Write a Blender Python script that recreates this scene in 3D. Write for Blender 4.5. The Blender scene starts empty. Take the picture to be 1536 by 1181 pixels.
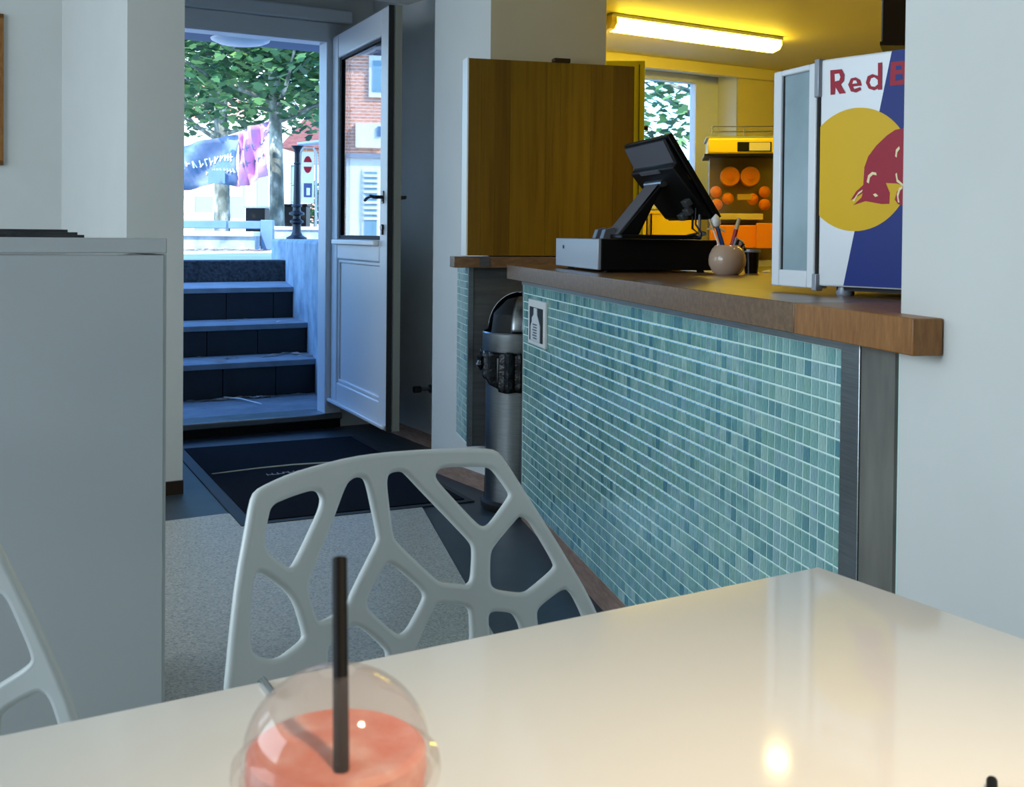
import bpy, bmesh, math, random
import numpy as np
from mathutils import Vector, Matrix, geometry
random.seed(7)
SC = bpy.context.scene
COL = SC.collection
PI = math.pi

# ------------------------------------------------------------------ camera
F_PX, CX, CY, EYE = 1650.0, 768.0, 380.0, 1.08
PITCH, ROLL = math.radians(.95), math.radians(.545)
FW = Vector((0, math.cos(PITCH), -math.sin(PITCH)))
_rt = Vector((1, 0, 0)); _up = _rt.cross(FW)
RT = math.cos(ROLL)*_rt + math.sin(ROLL)*_up
UP = math.cos(ROLL)*_up - math.sin(ROLL)*_rt
cam = bpy.data.cameras.new('camera'); camo = bpy.data.objects.new('camera', cam); COL.objects.link(camo)
R3 = Matrix((RT, UP, -FW)).transposed()
camo.matrix_world = Matrix.Translation((0, 0, EYE)) @ R3.to_4x4()
cam.sensor_fit = 'HORIZONTAL'; cam.sensor_width = 36.0
cam.lens = F_PX*36.0/1536.0
cam.shift_y = (CY-590.5)/1536.0
cam.clip_start = .02; cam.clip_end = 400
cam.dof.use_dof = True; cam.dof.focus_distance = 3.2; cam.dof.aperture_fstop = 20
SC.camera = camo

# ------------------------------------------------------------------ light and exposure
SC.view_settings.view_transform = 'Standard'; SC.view_settings.look = 'None'
SC.view_settings.exposure = 0.0; SC.view_settings.gamma = 1.0
SC.view_settings.use_curve_mapping = False
world = bpy.data.worlds.new('world'); SC.world = world; world.use_nodes = True
nt = world.node_tree; nt.nodes.clear()
sky = nt.nodes.new('ShaderNodeTexSky'); sky.sky_type = 'NISHITA'; sky.sun_disc = False
sky.sun_elevation = math.radians(48); sky.sun_rotation = math.radians(200); sky.air_density = 1.4; sky.ozone_density = 4.0
bg = nt.nodes.new('ShaderNodeBackground'); bg.inputs[1].default_value = .72
out = nt.nodes.new('ShaderNodeOutputWorld'); tint = nt.nodes.new('ShaderNodeMixRGB'); tint.blend_type = 'MULTIPLY'; tint.inputs[0].default_value = 1; tint.inputs[2].default_value = (.62, .92, 1.3, 1)
nt.links.new(sky.outputs[0], tint.inputs[1]); nt.links.new(tint.outputs[0], bg.inputs[0]); nt.links.new(bg.outputs[0], out.inputs[0])

def light(name, kind, loc, energy, color, target=None, **kw):
    l = bpy.data.lights.new(name, kind); l.energy = energy; l.color = color
    for k, v in kw.items(): setattr(l, k, v)
    o = bpy.data.objects.new(name, l); COL.objects.link(o); o.location = loc
    if target is not None:
        o.rotation_euler = (Vector(target)-Vector(loc)).to_track_quat('-Z', 'Y').to_euler()
    return o
light('sun', 'SUN', (0, -10, 20), 7.5, (1, .93, .82), (5.0, 4.0, 7.5), angle=.01)
light('assumed_daylight_lamp', 'AREA', (-3.2, .5, 1.75), 96, (.72, .87, 1.0), (1.0, 1.9, .9), shape='RECTANGLE', size=2.6, size_y=1.5)  # area lamp inside the closed room; window at left assumed, none built
light('assumed_side_daylight_lamp', 'AREA', (-4.1, 3.0, 1.6), 23, (.68, .85, 1.0), (-1.4, 4.5, 1.2), shape='RECTANGLE', size=1.6, size_y=1.4)  # another bare area lamp; side window assumed, the left wall has no opening
light('assumed_table_spot', 'SPOT', (.46, .20, 1.80), 62.0, (1, .76, .48), (.26, .42, .74), spot_size=math.radians(62), spot_blend=1.0, shadow_soft_size=.05)  # warm lamp assumed above the table, only its unseen spot is added

# ------------------------------------------------------------------ pixel helpers and frames
def ray(x, y): return FW + RT*((x-CX)/F_PX) + UP*((CY-y)/F_PX)
CAM = Vector((0, 0, EYE))
def at_z(x, y, z): d = ray(x, y); return CAM + d*((z-EYE)/d.z)
def at_y(x, y, Y): d = ray(x, y); return CAM + d*(Y/d.y)
def at_plane(x, y, p, n): d = ray(x, y); return CAM + d*((Vector(p)-CAM).dot(n)/d.dot(n))

class Frame:
    def __init__(s, o, deg=None, u=None):
        s.o = Vector((o[0], o[1], o[2] if len(o) > 2 else 0))
        if u is None: u = (math.cos(math.radians(deg)), math.sin(math.radians(deg)))
        s.u = Vector((u[0], u[1], 0)).normalized(); s.v = Vector((-s.u.y, s.u.x, 0)); s.w = Vector((0, 0, 1))
    def P(s, a, b, c): return s.o + s.u*a + s.v*b + s.w*c
    def L(s, p): q = Vector(p)-s.o; return (q.dot(s.u), q.dot(s.v), q.z)
    def sub(s, a, b, c=0, deg=0):
        ang = math.degrees(math.atan2(s.u.y, s.u.x)) + deg
        return Frame(s.P(a, b, c), ang)
W = Frame((0, 0, 0), 0)
FC = Frame((.042, 4.18), u=(.218, -.976))      # along the counter front towards the camera, b = staff side
FV = Frame((-1.011, 6.107), 30)                # street wall: a = along the wall, b = outwards
FT = Frame((.32, 1.133), 31.0)                 # table
# ------------------------------------------------------------------ materials
def lin(h):
    h = h.lstrip('#'); r = []
    for i in (0, 2, 4):
        c = int(h[i:i+2], 16)/255.0
        r.append(c/12.92 if c <= .04045 else ((c+.055)/1.055)**2.4)
    return (r[0], r[1], r[2], 1)
class M:
    """small node helper"""
    def __init__(s, name, col='#808080', rough=.5, metal=0, spec=None):
        s.m = bpy.data.materials.new(name); s.m.use_nodes = True; s.t = s.m.node_tree
        s.b = s.t.nodes['Principled BSDF']
        s.set('Base Color', lin(col) if isinstance(col, str) else col); s.set('Roughness', rough); s.set('Metallic', metal)
        if spec is not None: s.set('Specular IOR Level', spec)
    def set(s, k, v): s.b.inputs[k].default_value = v; return s
    def n(s, typ, **kw):
        n = s.t.nodes.new('ShaderNode'+typ)
        for k, v in kw.items(): setattr(n, k, v)
        return n
    def l(s, a, b): s.t.links.new(a, b)
    def coords(s, scale=(1, 1, 1), kind='Object'):
        c = s.n('TexCoord'); mp = s.n('Mapping'); mp.inputs['Scale'].default_value = scale
        s.l(c.outputs[kind], mp.inputs[0]); return mp.outputs[0]
    def noise(s, scale, detail=4, vec=None, rough=.55):
        n = s.n('TexNoise'); n.inputs['Scale'].default_value = scale; n.inputs['Detail'].default_value = detail; n.inputs['Roughness'].default_value = rough
        s.l(vec if vec is not None else s.coords(), n.inputs['Vector']); return n.outputs['Fac']
    def ramp(s, fac, stops, interp='LINEAR'):
        r = s.n('ValToRGB'); r.color_ramp.interpolation = interp
        e = r.color_ramp.elements
        while len(e) < len(stops): e.new(.5)
        for i, (p, c) in enumerate(stops): e[i].position = p; e[i].color = lin(c) if isinstance(c, str) else c
        s.l(fac, r.inputs[0]); return r.outputs[0]
    def base(s, sock): s.l(sock, s.b.inputs['Base Color']); return s
    def bump(s, fac, strength=.2, dist=.01):
        b = s.n('Bump'); b.inputs['Strength'].default_value = strength; b.inputs['Distance'].default_value = dist
        s.l(fac, b.inputs['Height']); s.l(b.outputs[0], s.b.inputs['Normal']); return s

def vary(name, c0, c1, scale, rough=.5, metal=0, bump=0, vscale=(1, 1, 1), detail=5, dist=.01, spec=None):
    m = M(name, c0, rough, metal, spec); f = m.noise(scale, detail, m.coords(vscale))
    m.base(m.ramp(f, [(.3, c0), (.7, c1)]))
    if bump: m.bump(f, bump, dist)
    return m.m
def plain(name, c, rough=.5, metal=0, spec=None): return M(name, c, rough, metal, spec).m
MT = {}
MT['wall'] = vary('white_wall_paint', '#d2d3cf', '#d8d9d5', 3, .7, bump=.05, detail=8)
MT['rear_wall'] = vary('grey_low_bounce_wall', '#8b8f92', '#93979a', 3, .7)  # unseen wall, made grey to weaken the light bounced into the room
MT['cream_wall'] = vary('cream_wall_paint', '#b9ad8e', '#c0b496', 3, .7)
MT['kitchen_wall'] = vary('yellowish_kitchen_wall', '#e3d59a', '#e8dca6', 3, .6)
MT['ceiling'] = vary('ceiling_paint', '#d5d4ce', '#dbdad4', 2, .8)
MT['kceil'] = vary('kitchen_ceiling_paint', '#d9cc8c', '#ddd199', 2, .6)
MT['slate'] = vary('dark_slate_floor', '#28343b', '#36424a', 9, .42, bump=.06, detail=8)
def _terr():
    m = M('terrazzo', '#9a9a96', .38)
    f = m.noise(160, 3); g = m.noise(420, 2)
    a = m.ramp(f, [(.36, '#8f9490'), (.47, '#b9b8b0'), (.62, '#c6c4bb'), (.72, '#dedbd2')]); m.base(a); m.bump(g, .04); return m.m
MT['terrazzo'] = _terr()
MT['kfloor_bounce'] = vary('pale_bounce_floor', '#cfc9bb', '#dad5c8', 3, .5)  # for the added floor, pale so that it throws light upwards
MT['mat'] = vary('doormat_pile', '#0a0d16', '#161b26', 260, .95, bump=.5, detail=2, spec=.1)
MT['mat_edge'] = plain('doormat_rubber_edge', '#23292c', .6)
MT['mat_line'] = plain('doormat_gold_line', '#b3a884', .9)
MT['mat_text'] = plain('doormat_lettering', '#8d93a0', .9)
MT['gloss_white'] = vary('gloss_white_lacquer', '#c2c8cc', '#c6ccd0', 1.5, .10)
MT['table'] = vary('glossy_white_tabletop', '#dedad2', '#e1ddd5', 2, .07, spec=.5)
MT['chair'] = vary('white_moulded_plastic', '#ccd2d2', '#d2d8d7', 3, .33)
MT['chrome'] = plain('chrome', '#c9ced2', .12, 1)
MT['steel'] = vary('brushed_steel', '#8d9296', '#a2a7aa', 14, .32, 1, vscale=(1, 1, 30))
MT['dark_steel'] = vary('dull_dark_steel', '#5c5f62', '#6d7072', 8, .45, .7, vscale=(1, 1, 8))
MT['grey_panel'] = vary('grey_stone_panel', '#56544f', '#7d7a72', 5, .6, bump=.08, vscale=(3, 3, .6), detail=8)
MT['upvc'] = plain('white_plastic_door_frame', '#d9dde2', .35)
MT['black'] = plain('black_plastic', '#050506', .5, spec=.25)
MT['black_gloss'] = plain('black_gloss', '#050507', .15)
MT['rubber'] = plain('black_rubber_seal', '#060608', .7)
MT['alu'] = plain('aluminium_edge_strip', '#8b8b80', .4, .6)
MT['grey_metal'] = plain('grey_metal_front', '#9aa0aa', .38, .3)
MT['grey_plastic'] = plain('grey_plastic', '#5a5b62', .45)
MT['pot'] = plain('tan_glazed_ceramic', '#b79c86', .14)
MT['white_p'] = plain('white_plastic', '#e6e6e2', .35)
MT['blue_p'] = plain('blue_plastic', '#1f3f7c', .35)
MT['red_p'] = plain('red_plastic', '#b02418', .35)
MT['orange_p'] = plain('orange_plastic', '#f08a10', .4)
MT['yellow_p'] = plain('yellow_plastic', '#e7c531', .4)
MT['tan_p'] = plain('beige_plastic', '#cdb98e', .4)
MT['yellow_green'] = plain('yellow_green_cabinet_paint', '#b7b02a', .5)
MT['fridge_white'] = plain('white_fridge_enamel', '#dfe3e8', .25)
MT['f_red'] = plain('red_print', '#a31630', .35, spec=.15); MT['f_blue'] = plain('blue_print', '#1a2f7d', .35, spec=.15); MT['f_yel'] = plain('yellow_print', '#e3b507', .35, spec=.15)
MT['f_line'] = plain('pale_yellow_print', '#eed79a', .35)
MT['bag'] = vary('black_bin_liner', '#060608', '#14161a', 30, .25, bump=.5, dist=.02)
MT['orange'] = vary('orange_peel', '#ea8306', '#f29a14', 60, .4, bump=.15)
MT['orange_in'] = plain('orange_press_drum', '#ef9a1e', .35)
MT['straw'] = plain('black_paper_straw', '#060404', .6, spec=.2)
MT['dark_brown'] = plain('dark_brown_panel', '#2b1c0c', .4)
MT['paper_dark'] = vary('dark_printed_paper', '#15171a', '#3a3d42', 20, .4)
MT['paper'] = plain('white_paper', '#d4d6d6', .5)
MT['concrete'] = vary('weathered_concrete', '#6f8391', '#a4b5c0', 6, .85, bump=.5, detail=9, dist=.02)
MT['step_tread'] = vary('concrete_tread', '#68737c', '#838e97', 7, .8, bump=.2, detail=8)
MT['step_riser'] = vary('dark_riser_tile', '#0d1015', '#171b20', 9, .55, bump=.1)
MT['kerb'] = vary('rough_dark_kerb_stone', '#16191c', '#3c4248', 40, .9, bump=.8, detail=6, dist=.02)
MT['paving'] = vary('street_paving', '#b3b2ac', '#c8c6bf', 2, .85, detail=8)
MT['plaster'] = vary('pale_facade_render', '#e3ddca', '#efe9d8', 1, .9)
MT['roof'] = vary('brown_roof_tiles', '#6a3a30', '#86503f', 6, .8)
MT['cast_iron'] = vary('painted_cast_iron', '#13181f', '#1e242c', 10, .4)
MT['blue_grey'] = vary('blue_grey_painted_metal', '#4e6f8e', '#5c7d9b', 4, .5)
MT['canopy'] = plain('canopy_shade_blue', '#46607e', .6)  # shade under the slab is put into this dark blue
MT['white_stone'] = vary('pale_stone', '#c3c8cc', '#dcdfe0', 8, .8)
MT['glass_dark'] = plain('window_glass_far', '#7fa6b4', .08)
MT['shop_white'] = plain('white_shopfront_paint', '#e6ece9', .5)
MT['bark'] = None
def _bark():
    m = M('plane_tree_bark', '#7b8078', .9); v = m.coords((1, 1, .5)); f = m.noise(6, 6, v)
    m.base(m.ramp(f, [(.35, '#4d5650'), (.5, '#7a8279'), (.62, '#b5bcae')])); m.bump(f, .5, .03); return m.m
MT['bark'] = _bark()
def _leaf(name, a, b, c):
    m = M(name, a, .55); g = m.n('NewGeometry')
    m.base(m.ramp(g.outputs['Random Per Island'], [(0, a), (.5, b), (1, c)]))
    tr = m.n('BsdfTranslucent'); mix = m.n('MixShader'); mix.inputs[0].default_value = .25
    m.l(m.ramp(g.outputs['Random Per Island'], [(0, b), (1, c)]), tr.inputs[0])
    o = m.t.nodes['Material Output']; m.l(m.b.outputs[0], mix.inputs[1]); m.l(tr.outputs[0], mix.inputs[2]); m.l(mix.outputs[0], o.inputs[0])
    return m.m
MT['leaf'] = _leaf('plane_tree_leaf', '#1c4032', '#356845', '#7fae66')
MT['dry_leaf'] = _leaf('dry_leaf', '#4b2f22', '#a58a78', '#d9d4cc')
def _wood(name, c0, c1, c2, scale, rough=.4, stretch=(8, 8, .5), bump=.05):
    m = M(name, c0, rough); f = m.noise(scale, 6, m.coords(stretch), .65)
    m.base(m.ramp(f, [(.28, c0), (.5, c1), (.74, c2)])); m.bump(f, bump, .004); return m
def _plank():
    m = _wood('oak_veneer', '#6b4b0a', '#80600d', '#8c6b15', 5, .38, (10, 10, .35))
    oi = m.n('ObjectInfo'); mix = m.n('MixRGB'); mix.blend_type = 'MULTIPLY'; mix.inputs[0].default_value = 1
    src = m.b.inputs['Base Color'].links[0].from_socket
    m.l(src, mix.inputs[1]); m.l(m.ramp(oi.outputs['Random'], [(0, (.55, .49, .44, 1)), (1, (1.12, 1.12, 1.05, 1))]), mix.inputs[2]); m.l(mix.outputs[0], m.b.inputs['Base Color'])
    return m.m
MT['oak'] = _plank()
MT['worktop'] = _wood('oak_worktop', '#59422f', '#72573e', '#8b6b4b', 5, .28, (2, 14, 14)).m
MT['worktop_end'] = _wood('oak_worktop_end', '#7a4e22', '#915f2c', '#a5733c', 7, .4, (14, 14, 3)).m
MT['plinth'] = _wood('pinkish_wood_plinth', '#7a6558', '#94796a', '#a98f80', 5, .6, (3, 3, 14)).m
def _tile():
    m = M('glass_mosaic', '#6fa5a8', .1)
    g = m.n('NewGeometry'); oi = m.n('ObjectInfo'); ad = m.n('Math', operation='ADD'); fr = m.n('Math', operation='FRACT')
    m.l(g.outputs['Random Per Island'], ad.inputs[0]); m.l(oi.outputs['Random'], ad.inputs[1]); m.l(ad.outputs[0], fr.inputs[0])
    c = m.ramp(fr.outputs[0], [(0, '#5c929f'), (.16, '#7db0ae'), (.4, '#8fbdb9'), (.62, '#97bcc2'), (.8, '#83b3aa'), (1, '#aed0ca')])
    f = m.noise(90, 4, m.coords((1, 1, .5))); mix = m.n('MixRGB'); mix.blend_type = 'MULTIPLY'; mix.inputs[0].default_value = .7
    m.l(c, mix.inputs[1]); m.l(m.ramp(f, [(.3, '#b8c2c8'), (.7, '#ffffff')]), mix.inputs[2]); m.base(mix.outputs[0])
    m.bump(f, .08, .002); return m.m
MT['tile'] = _tile()
MT['grout'] = plain('pale_grout', '#d6efe8', .7)
def _glass(name, col=(1, 1, 1, 1), rough=0, ior=1.5):
    m = M(name, col, rough); m.set('Transmission Weight', 1.0); m.set('IOR', ior); return m.m
MT['glass'] = _glass('clear_glass'); MT['fglass'] = vary('fridge_glass_reflection', '#7f959f', '#a5bcc6', 2.5, .06, spec=.8)  # fridge pane is opaque, its pale blue reflections are put into the colour
MT['jglass'] = None
def thin_fac(m):
    w = m.n('LayerWeight'); w.inputs[0].default_value = .5; p = m.n('Math', operation='POWER'); p.inputs[1].default_value = 4.0
    q = m.n('Math', operation='MULTIPLY_ADD'); q.inputs[1].default_value = .62; q.inputs[2].default_value = .05
    m.l(w.outputs['Facing'], p.inputs[0]); m.l(p.outputs[0], q.inputs[0]); return q
def _thin():
    m = M('thin_window_glass', (1, 1, 1, 1), .02); g = m.n('BsdfGlossy'); g.inputs['Roughness'].default_value = .0
    t = m.n('BsdfTransparent'); t.inputs[0].default_value = (.95, .97, .97, 1); mix = m.n('MixShader'); o = m.t.nodes['Material Output']
    m.l(thin_fac(m).outputs[0], mix.inputs[0]); m.l(t.outputs[0], mix.inputs[1]); m.l(g.outputs[0], mix.inputs[2]); m.l(mix.outputs[0], o.inputs[0]); return m.m
MT['thin_glass'] = _thin()
def _pet():
    m = M('clear_plastic_cup', (1, 1, 1, 1), .05); g = m.n('BsdfGlossy'); g.inputs['Roughness'].default_value = .06
    t = m.n('BsdfTransparent'); t.inputs[0].default_value = (.93, .90, .88, 1); lw = thin_fac(m)
    mix = m.n('MixShader'); o = m.t.nodes['Material Output']
    m.l(lw.outputs[0], mix.inputs[0]); m.l(t.outputs[0], mix.inputs[1]); m.l(g.outputs[0], mix.inputs[2])
    df = m.n('BsdfTranslucent'); df.inputs[0].default_value = (.95, .86, .83, 1); dd = m.n('BsdfDiffuse'); dd.inputs[0].default_value = (.95, .86, .83, 1); ds_ = m.n('AddShader'); m2 = m.n('MixShader'); m2.inputs[0].default_value = .07
    ms = m.n('MixShader'); ms.inputs[0].default_value = .5; m.l(df.outputs[0], ms.inputs[1]); m.l(dd.outputs[0], ms.inputs[2])
    m.l(mix.outputs[0], m2.inputs[1]); m.l(ms.outputs[0], m2.inputs[2]); m.l(m2.outputs[0], o.inputs[0]); return m.m
MT['pet'] = _pet()
def _jg():
    m = M('smoky_juicer_cover', (1, 1, 1, 1), .05); g = m.n('BsdfGlossy'); g.inputs['Roughness'].default_value = .05
    t = m.n('BsdfTransparent'); t.inputs[0].default_value = (.96, .91, .74, 1); lw = thin_fac(m)
    mix = m.n('MixShader'); o = m.t.nodes['Material Output']
    m.l(lw.outputs[0], mix.inputs[0]); m.l(t.outputs[0], mix.inputs[1]); m.l(g.outputs[0], mix.inputs[2]); m.l(mix.outputs[0], o.inputs[0]); return m.m
MT['jglass'] = _jg()
MT['juicer_body'] = plain('olive_grey_juicer_body', '#8f8352', .5)
def _smoothie():
    m = M('pink_smoothie', '#e58a78', .35); f = m.noise(45, 5); m.base(m.ramp(f, [(.35, '#db7c63'), (.55, '#e49c8b'), (.75, '#efc6bc')]))
    m.set('Subsurface Weight', .2); m.b.inputs['Subsurface Radius'].default_value = (.01, .004, .003); m.bump(f, .25, .004); return m.m
MT['smoothie'] = _smoothie()
def emit(name, col, s):
    m = M(name, col, .4); m.set('Emission Color', lin(col)); m.set('Emission Strength', s); return m.m
MT['tube'] = emit('fluorescent_diffuser', '#ffe566', 1)
for n_t in MT['tube'].node_tree.nodes:
    if n_t.type == 'BSDF_PRINCIPLED': n_t.inputs['Emission Color'].default_value = (1, .74, .06, 1); n_t.inputs['Emission Strength'].default_value = 24.0
MT['bulb'] = emit('warm_bulb', '#ffd9a0', 25)
MT['screen'] = emit('pale_display', '#b9a85a', .35)
def _brick():
    m = M('orange_brick', '#c98063', .85); b = m.n('TexBrick'); b.inputs['Scale'].default_value = 1
    b.inputs['Color1'].default_value = lin('#dda184'); b.inputs['Color2'].default_value = lin('#cf8a6a'); b.inputs['Mortar'].default_value = lin('#dfc3b2')
    b.inputs['Brick Width'].default_value = .24; b.inputs['Row Height'].default_value = .075; b.inputs['Mortar Size'].default_value = .012
    c = m.n('TexCoord'); sp = m.n('SeparateXYZ'); cb = m.n('CombineXYZ'); ad = m.n('Math', operation='ADD')
    m.l(c.outputs['Object'], sp.inputs[0]); m.l(sp.outputs[0], ad.inputs[0]); m.l(sp.outputs[1], ad.inputs[1]); m.l(ad.outputs[0], cb.inputs[0]); m.l(sp.outputs[2], cb.inputs[1])
    m.l(cb.outputs[0], b.inputs['Vector']); m.base(b.outputs[0]); return m.m
MT['brick'] = _brick()
def _banner():
    m = M('banner_cloth_blue', '#6f8ca8', .8); f = m.noise(3, 3); m.base(m.ramp(f, [(.35, '#4a6f92'), (.65, '#7a8aa8')])); return m.m
MT['banner'] = _banner(); MT['banner_pink'] = vary('banner_cloth_pink', '#c795c2', '#d3a6cf', 3, .8); MT['banner_white'] = plain('banner_lettering', '#dff0f2', .8)

# ------------------------------------------------------------------ mesh builder
class B:
    def __init__(s, fr=W): s.f = fr; s.v = []; s.q = []
    def add(s, pts, faces):
        n = len(s.v); s.v += [s.f.P(*p) for p in pts]; s.q += [tuple(n+i for i in f) for f in faces]; return s
    def box(s, a0, a1, b0, b1, c0, c1):
        return s.add([(a0, b0, c0), (a1, b0, c0), (a1, b1, c0), (a0, b1, c0), (a0, b0, c1), (a1, b0, c1), (a1, b1, c1), (a0, b1, c1)],
                     [(0, 3, 2, 1), (4, 5, 6, 7), (0, 1, 5, 4), (1, 2, 6, 5), (2, 3, 7, 6), (3, 0, 4, 7)])
    def prism(s, pts, c0, c1):
        n = len(pts)
        return s.add([(x, y, c0) for x, y in pts]+[(x, y, c1) for x, y in pts],
                     [tuple(range(n-1, -1, -1)), tuple(range(n, 2*n))]+[(i, (i+1) % n, n+(i+1) % n, n+i) for i in range(n)])
    def prism_ac(s, pts, b0, b1):
        n = len(pts)
        return s.add([(x, b0, z) for x, z in pts]+[(x, b1, z) for x, z in pts],
                     [tuple(range(n)), tuple(range(2*n-1, n-1, -1))]+[(i, n+i, n+(i+1) % n, (i+1) % n) for i in range(n)])
    def prism_bc(s, pts, a0, a1):
        n = len(pts)
        return s.add([(a0, y, z) for y, z in pts]+[(a1, y, z) for y, z in pts],
                     [tuple(range(n)), tuple(range(2*n-1, n-1, -1))]+[(i, n+i, n+(i+1) % n, (i+1) % n) for i in range(n)])
    def tube(s, pts, r, n=8, r1=None):
        P = [Vector(p) for p in pts]; V = []; Fc = []; up = None
        for i, p in enumerate(P):
            t = (P[min(i+1, len(P)-1)]-P[max(i-1, 0)]).normalized()
            if up is None: up = t.orthogonal().normalized()
            up = (up-t*up.dot(t)).normalized(); sd = t.cross(up)
            rr = r if r1 is None else r+(r1-r)*i/(len(P)-1)
            for k in range(n):
                q = p+(up*math.cos(2*PI*k/n)+sd*math.sin(2*PI*k/n))*rr; V.append(tuple(q))
        for i in range(len(P)-1):
            for k in range(n): Fc.append((i*n+k, i*n+(k+1) % n, (i+1)*n+(k+1) % n, (i+1)*n+k))
        m = (len(P)-1)*n
        Fc += [tuple(range(n-1, -1, -1)), tuple(range(m, m+n))]
        return s.add(V, Fc)
    def lathe(s, c, prof, n=24, skip=None, close=False):
        V = []; Fc = []
        for r, z in prof:
            for k in range(n): V.append((c[0]+max(r, 1e-5)*math.cos(2*PI*k/n), c[1]+max(r, 1e-5)*math.sin(2*PI*k/n), c[2]+z))
        for i in range(len(prof)-1):
            for k in range(n):
                if skip and skip(i, k): continue
                Fc.append((i*n+k, i*n+(k+1) % n, (i+1)*n+(k+1) % n, (i+1)*n+k))
        return s.add(V, Fc)
    def quadgrid(s, fn, nu, nv):
        V = [fn(i/nu, j/nv) for j in range(nv+1) for i in range(nu+1)]
        return s.add(V, [(j*(nu+1)+i, j*(nu+1)+i+1, (j+1)*(nu+1)+i+1, (j+1)*(nu+1)+i) for j in range(nv) for i in range(nu)])
    def mesh(s, name, mat, smooth=35):
        me = bpy.data.meshes.new(name); me.from_pydata([tuple(v) for v in s.v], [], s.q)
        bm = bmesh.new(); bm.from_mesh(me); bmesh.ops.remove_doubles(bm, verts=bm.verts, dist=1e-5) if s.weld else None
        bmesh.ops.recalc_face_normals(bm, faces=bm.faces); bm.to_mesh(me); bm.free()
        if mat: me.materials.append(MT[mat] if isinstance(mat, str) else mat)
        if smooth:
            for p in me.polygons: p.use_smooth = True
            me.set_sharp_from_angle(angle=math.radians(smooth))
        return me
    weld = False
    def build(s, name, mat, parent=None, bevel=0, seg=2, smooth=35, kind=None, solid=0, weld=False, label=None):
        s.weld = weld
        o = bpy.data.objects.new(name, s.mesh(name, mat, smooth)); COL.objects.link(o)
        if solid:
            md = o.modifiers.new('solid', 'SOLIDIFY'); md.thickness = solid; md.offset = 0
        if bevel:
            md = o.modifiers.new('bevel', 'BEVEL'); md.width = bevel; md.segments = seg; md.limit_method = 'ANGLE'; md.angle_limit = math.radians(40); md.harden_normals = False
        if kind: o['kind'] = kind
        if label: o['label'] = label
        if parent is not None: attach(o, parent)
        return o
def world_loc(o):
    p = o.location.copy()
    while o.parent is not None: o = o.parent; p = o.location.copy() if o.parent is None else p
    return p
def root_of(o):
    while o.parent is not None: o = o.parent
    return o
def attach(o, parent):
    o.parent = parent
    r = root_of(parent)
    if parent is r: o.matrix_parent_inverse = Matrix.Translation(-r.location)
def tag(o, label, cat, group=None, kind=None):
    o['label'] = label; o['category'] = cat
    if group: o['group'] = group
    if kind: o['kind'] = kind
    return o
def thing(name, label, cat, loc, group=None):
    o = bpy.data.objects.new(name, None); COL.objects.link(o); o.location = loc; o.empty_display_size = .05
    return tag(o, label, cat, group)
def struct_root(name, loc):
    o = bpy.data.objects.new(name, None); COL.objects.link(o); o.location = loc; o['kind'] = 'structure'; return o
def dup(root, delta, label):
    r = root.copy(); COL.objects.link(r); r.location = root.location+Vector(delta); r['label'] = label
    for ch in list(root.children):
        c = ch.copy(); COL.objects.link(c); c.parent = r; c.matrix_parent_inverse = ch.matrix_parent_inverse.copy()
        for g in list(ch.children): d = g.copy(); COL.objects.link(d); d.parent = c; d.matrix_parent_inverse = g.matrix_parent_inverse.copy()
    return r
def text_mesh(txt, size, extrude=.0004, font_off=.0, name='lettering'):
    cu = bpy.data.curves.new(name, 'FONT'); cu.body = txt; cu.size = size; cu.extrude = extrude; cu.offset = font_off
    return cu

# ================================================================== STRUCTURE
H = 2.62
B(FV).box(-5.2, 6.0, -11.5, .12, -.12, 0).build('floor', 'slate', kind='structure')
flo = bpy.data.objects['floor']
tp = [at_z(150, 800, 0), at_z(248, 783, 0), at_z(335, 772, 0), at_z(632, 760, 0), at_z(700, 880, 0), at_z(800, 1060, 0), at_z(1000, 1500, 0)]
pts = [(p.x, p.y) for p in tp]+[(.1, -2.5), (-3.6, -2.5), (-3.2, 2.4)]
B().prism(pts, 0, .003).build('terrazzo_panel', 'terrazzo', flo)

# street wall with doorway and kitchen window
DL, DR, DH = -1.10, .06, 2.24     # doorway
WL, WR, WB, WT = 1.5, 2.93, 1.28, 2.20
b = B(FV)
b.box(-5.2, DL, 0, .28, -.1, 8); b.box(DL, DR, 0, .28, DH, 8); b.box(DR, WL, 0, .28, -.1, 8)
b.box(WL, WR, 0, .28, -.1, WB); b.box(WL, WR, 0, .28, WT, 8); b.box(WR, 6, 0, .28, -.1, 8)
b.build('wall_street', 'wall', kind='structure')
# pillar between shop and kitchen, vestibule side
pil = [(-.36, 5.02), (-.098, 4.615), (.392, 4.724), (.50, 6.94), (-.79, 6.23), (-.395, 5.544)]
B().prism(pil, 0, H).build('wall_vestibule_right', 'wall', kind='structure')
# cream upper cladding seen on the kitchen-side face
B().prism([(-.0975, 4.611), (.3925, 4.720), (.396, 4.735), (-.094, 4.62)], 0, H).build('wall_pillar_face', 'cream_wall', kind='structure')
# vestibule left pillar
pc = Vector((-1.352, 4.529, 0)); u, v = FV.u, FV.v
pl = pc-u*.226; ps = pl+Vector((-.588, .809, 0))*1.04
pr = pc+v*1.6
B().prism([(pc.x, pc.y), ((pc+v*.9-u*.02).x, (pc+v*.9-u*.02).y), FV.P(-1.25, .02, 0).xy[:], FV.P(-1.5, .02, 0).xy[:], (ps.x, ps.y), (pl.x, pl.y)], 0, H).build('wall_vestibule_left', 'wall', kind='structure')
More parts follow.
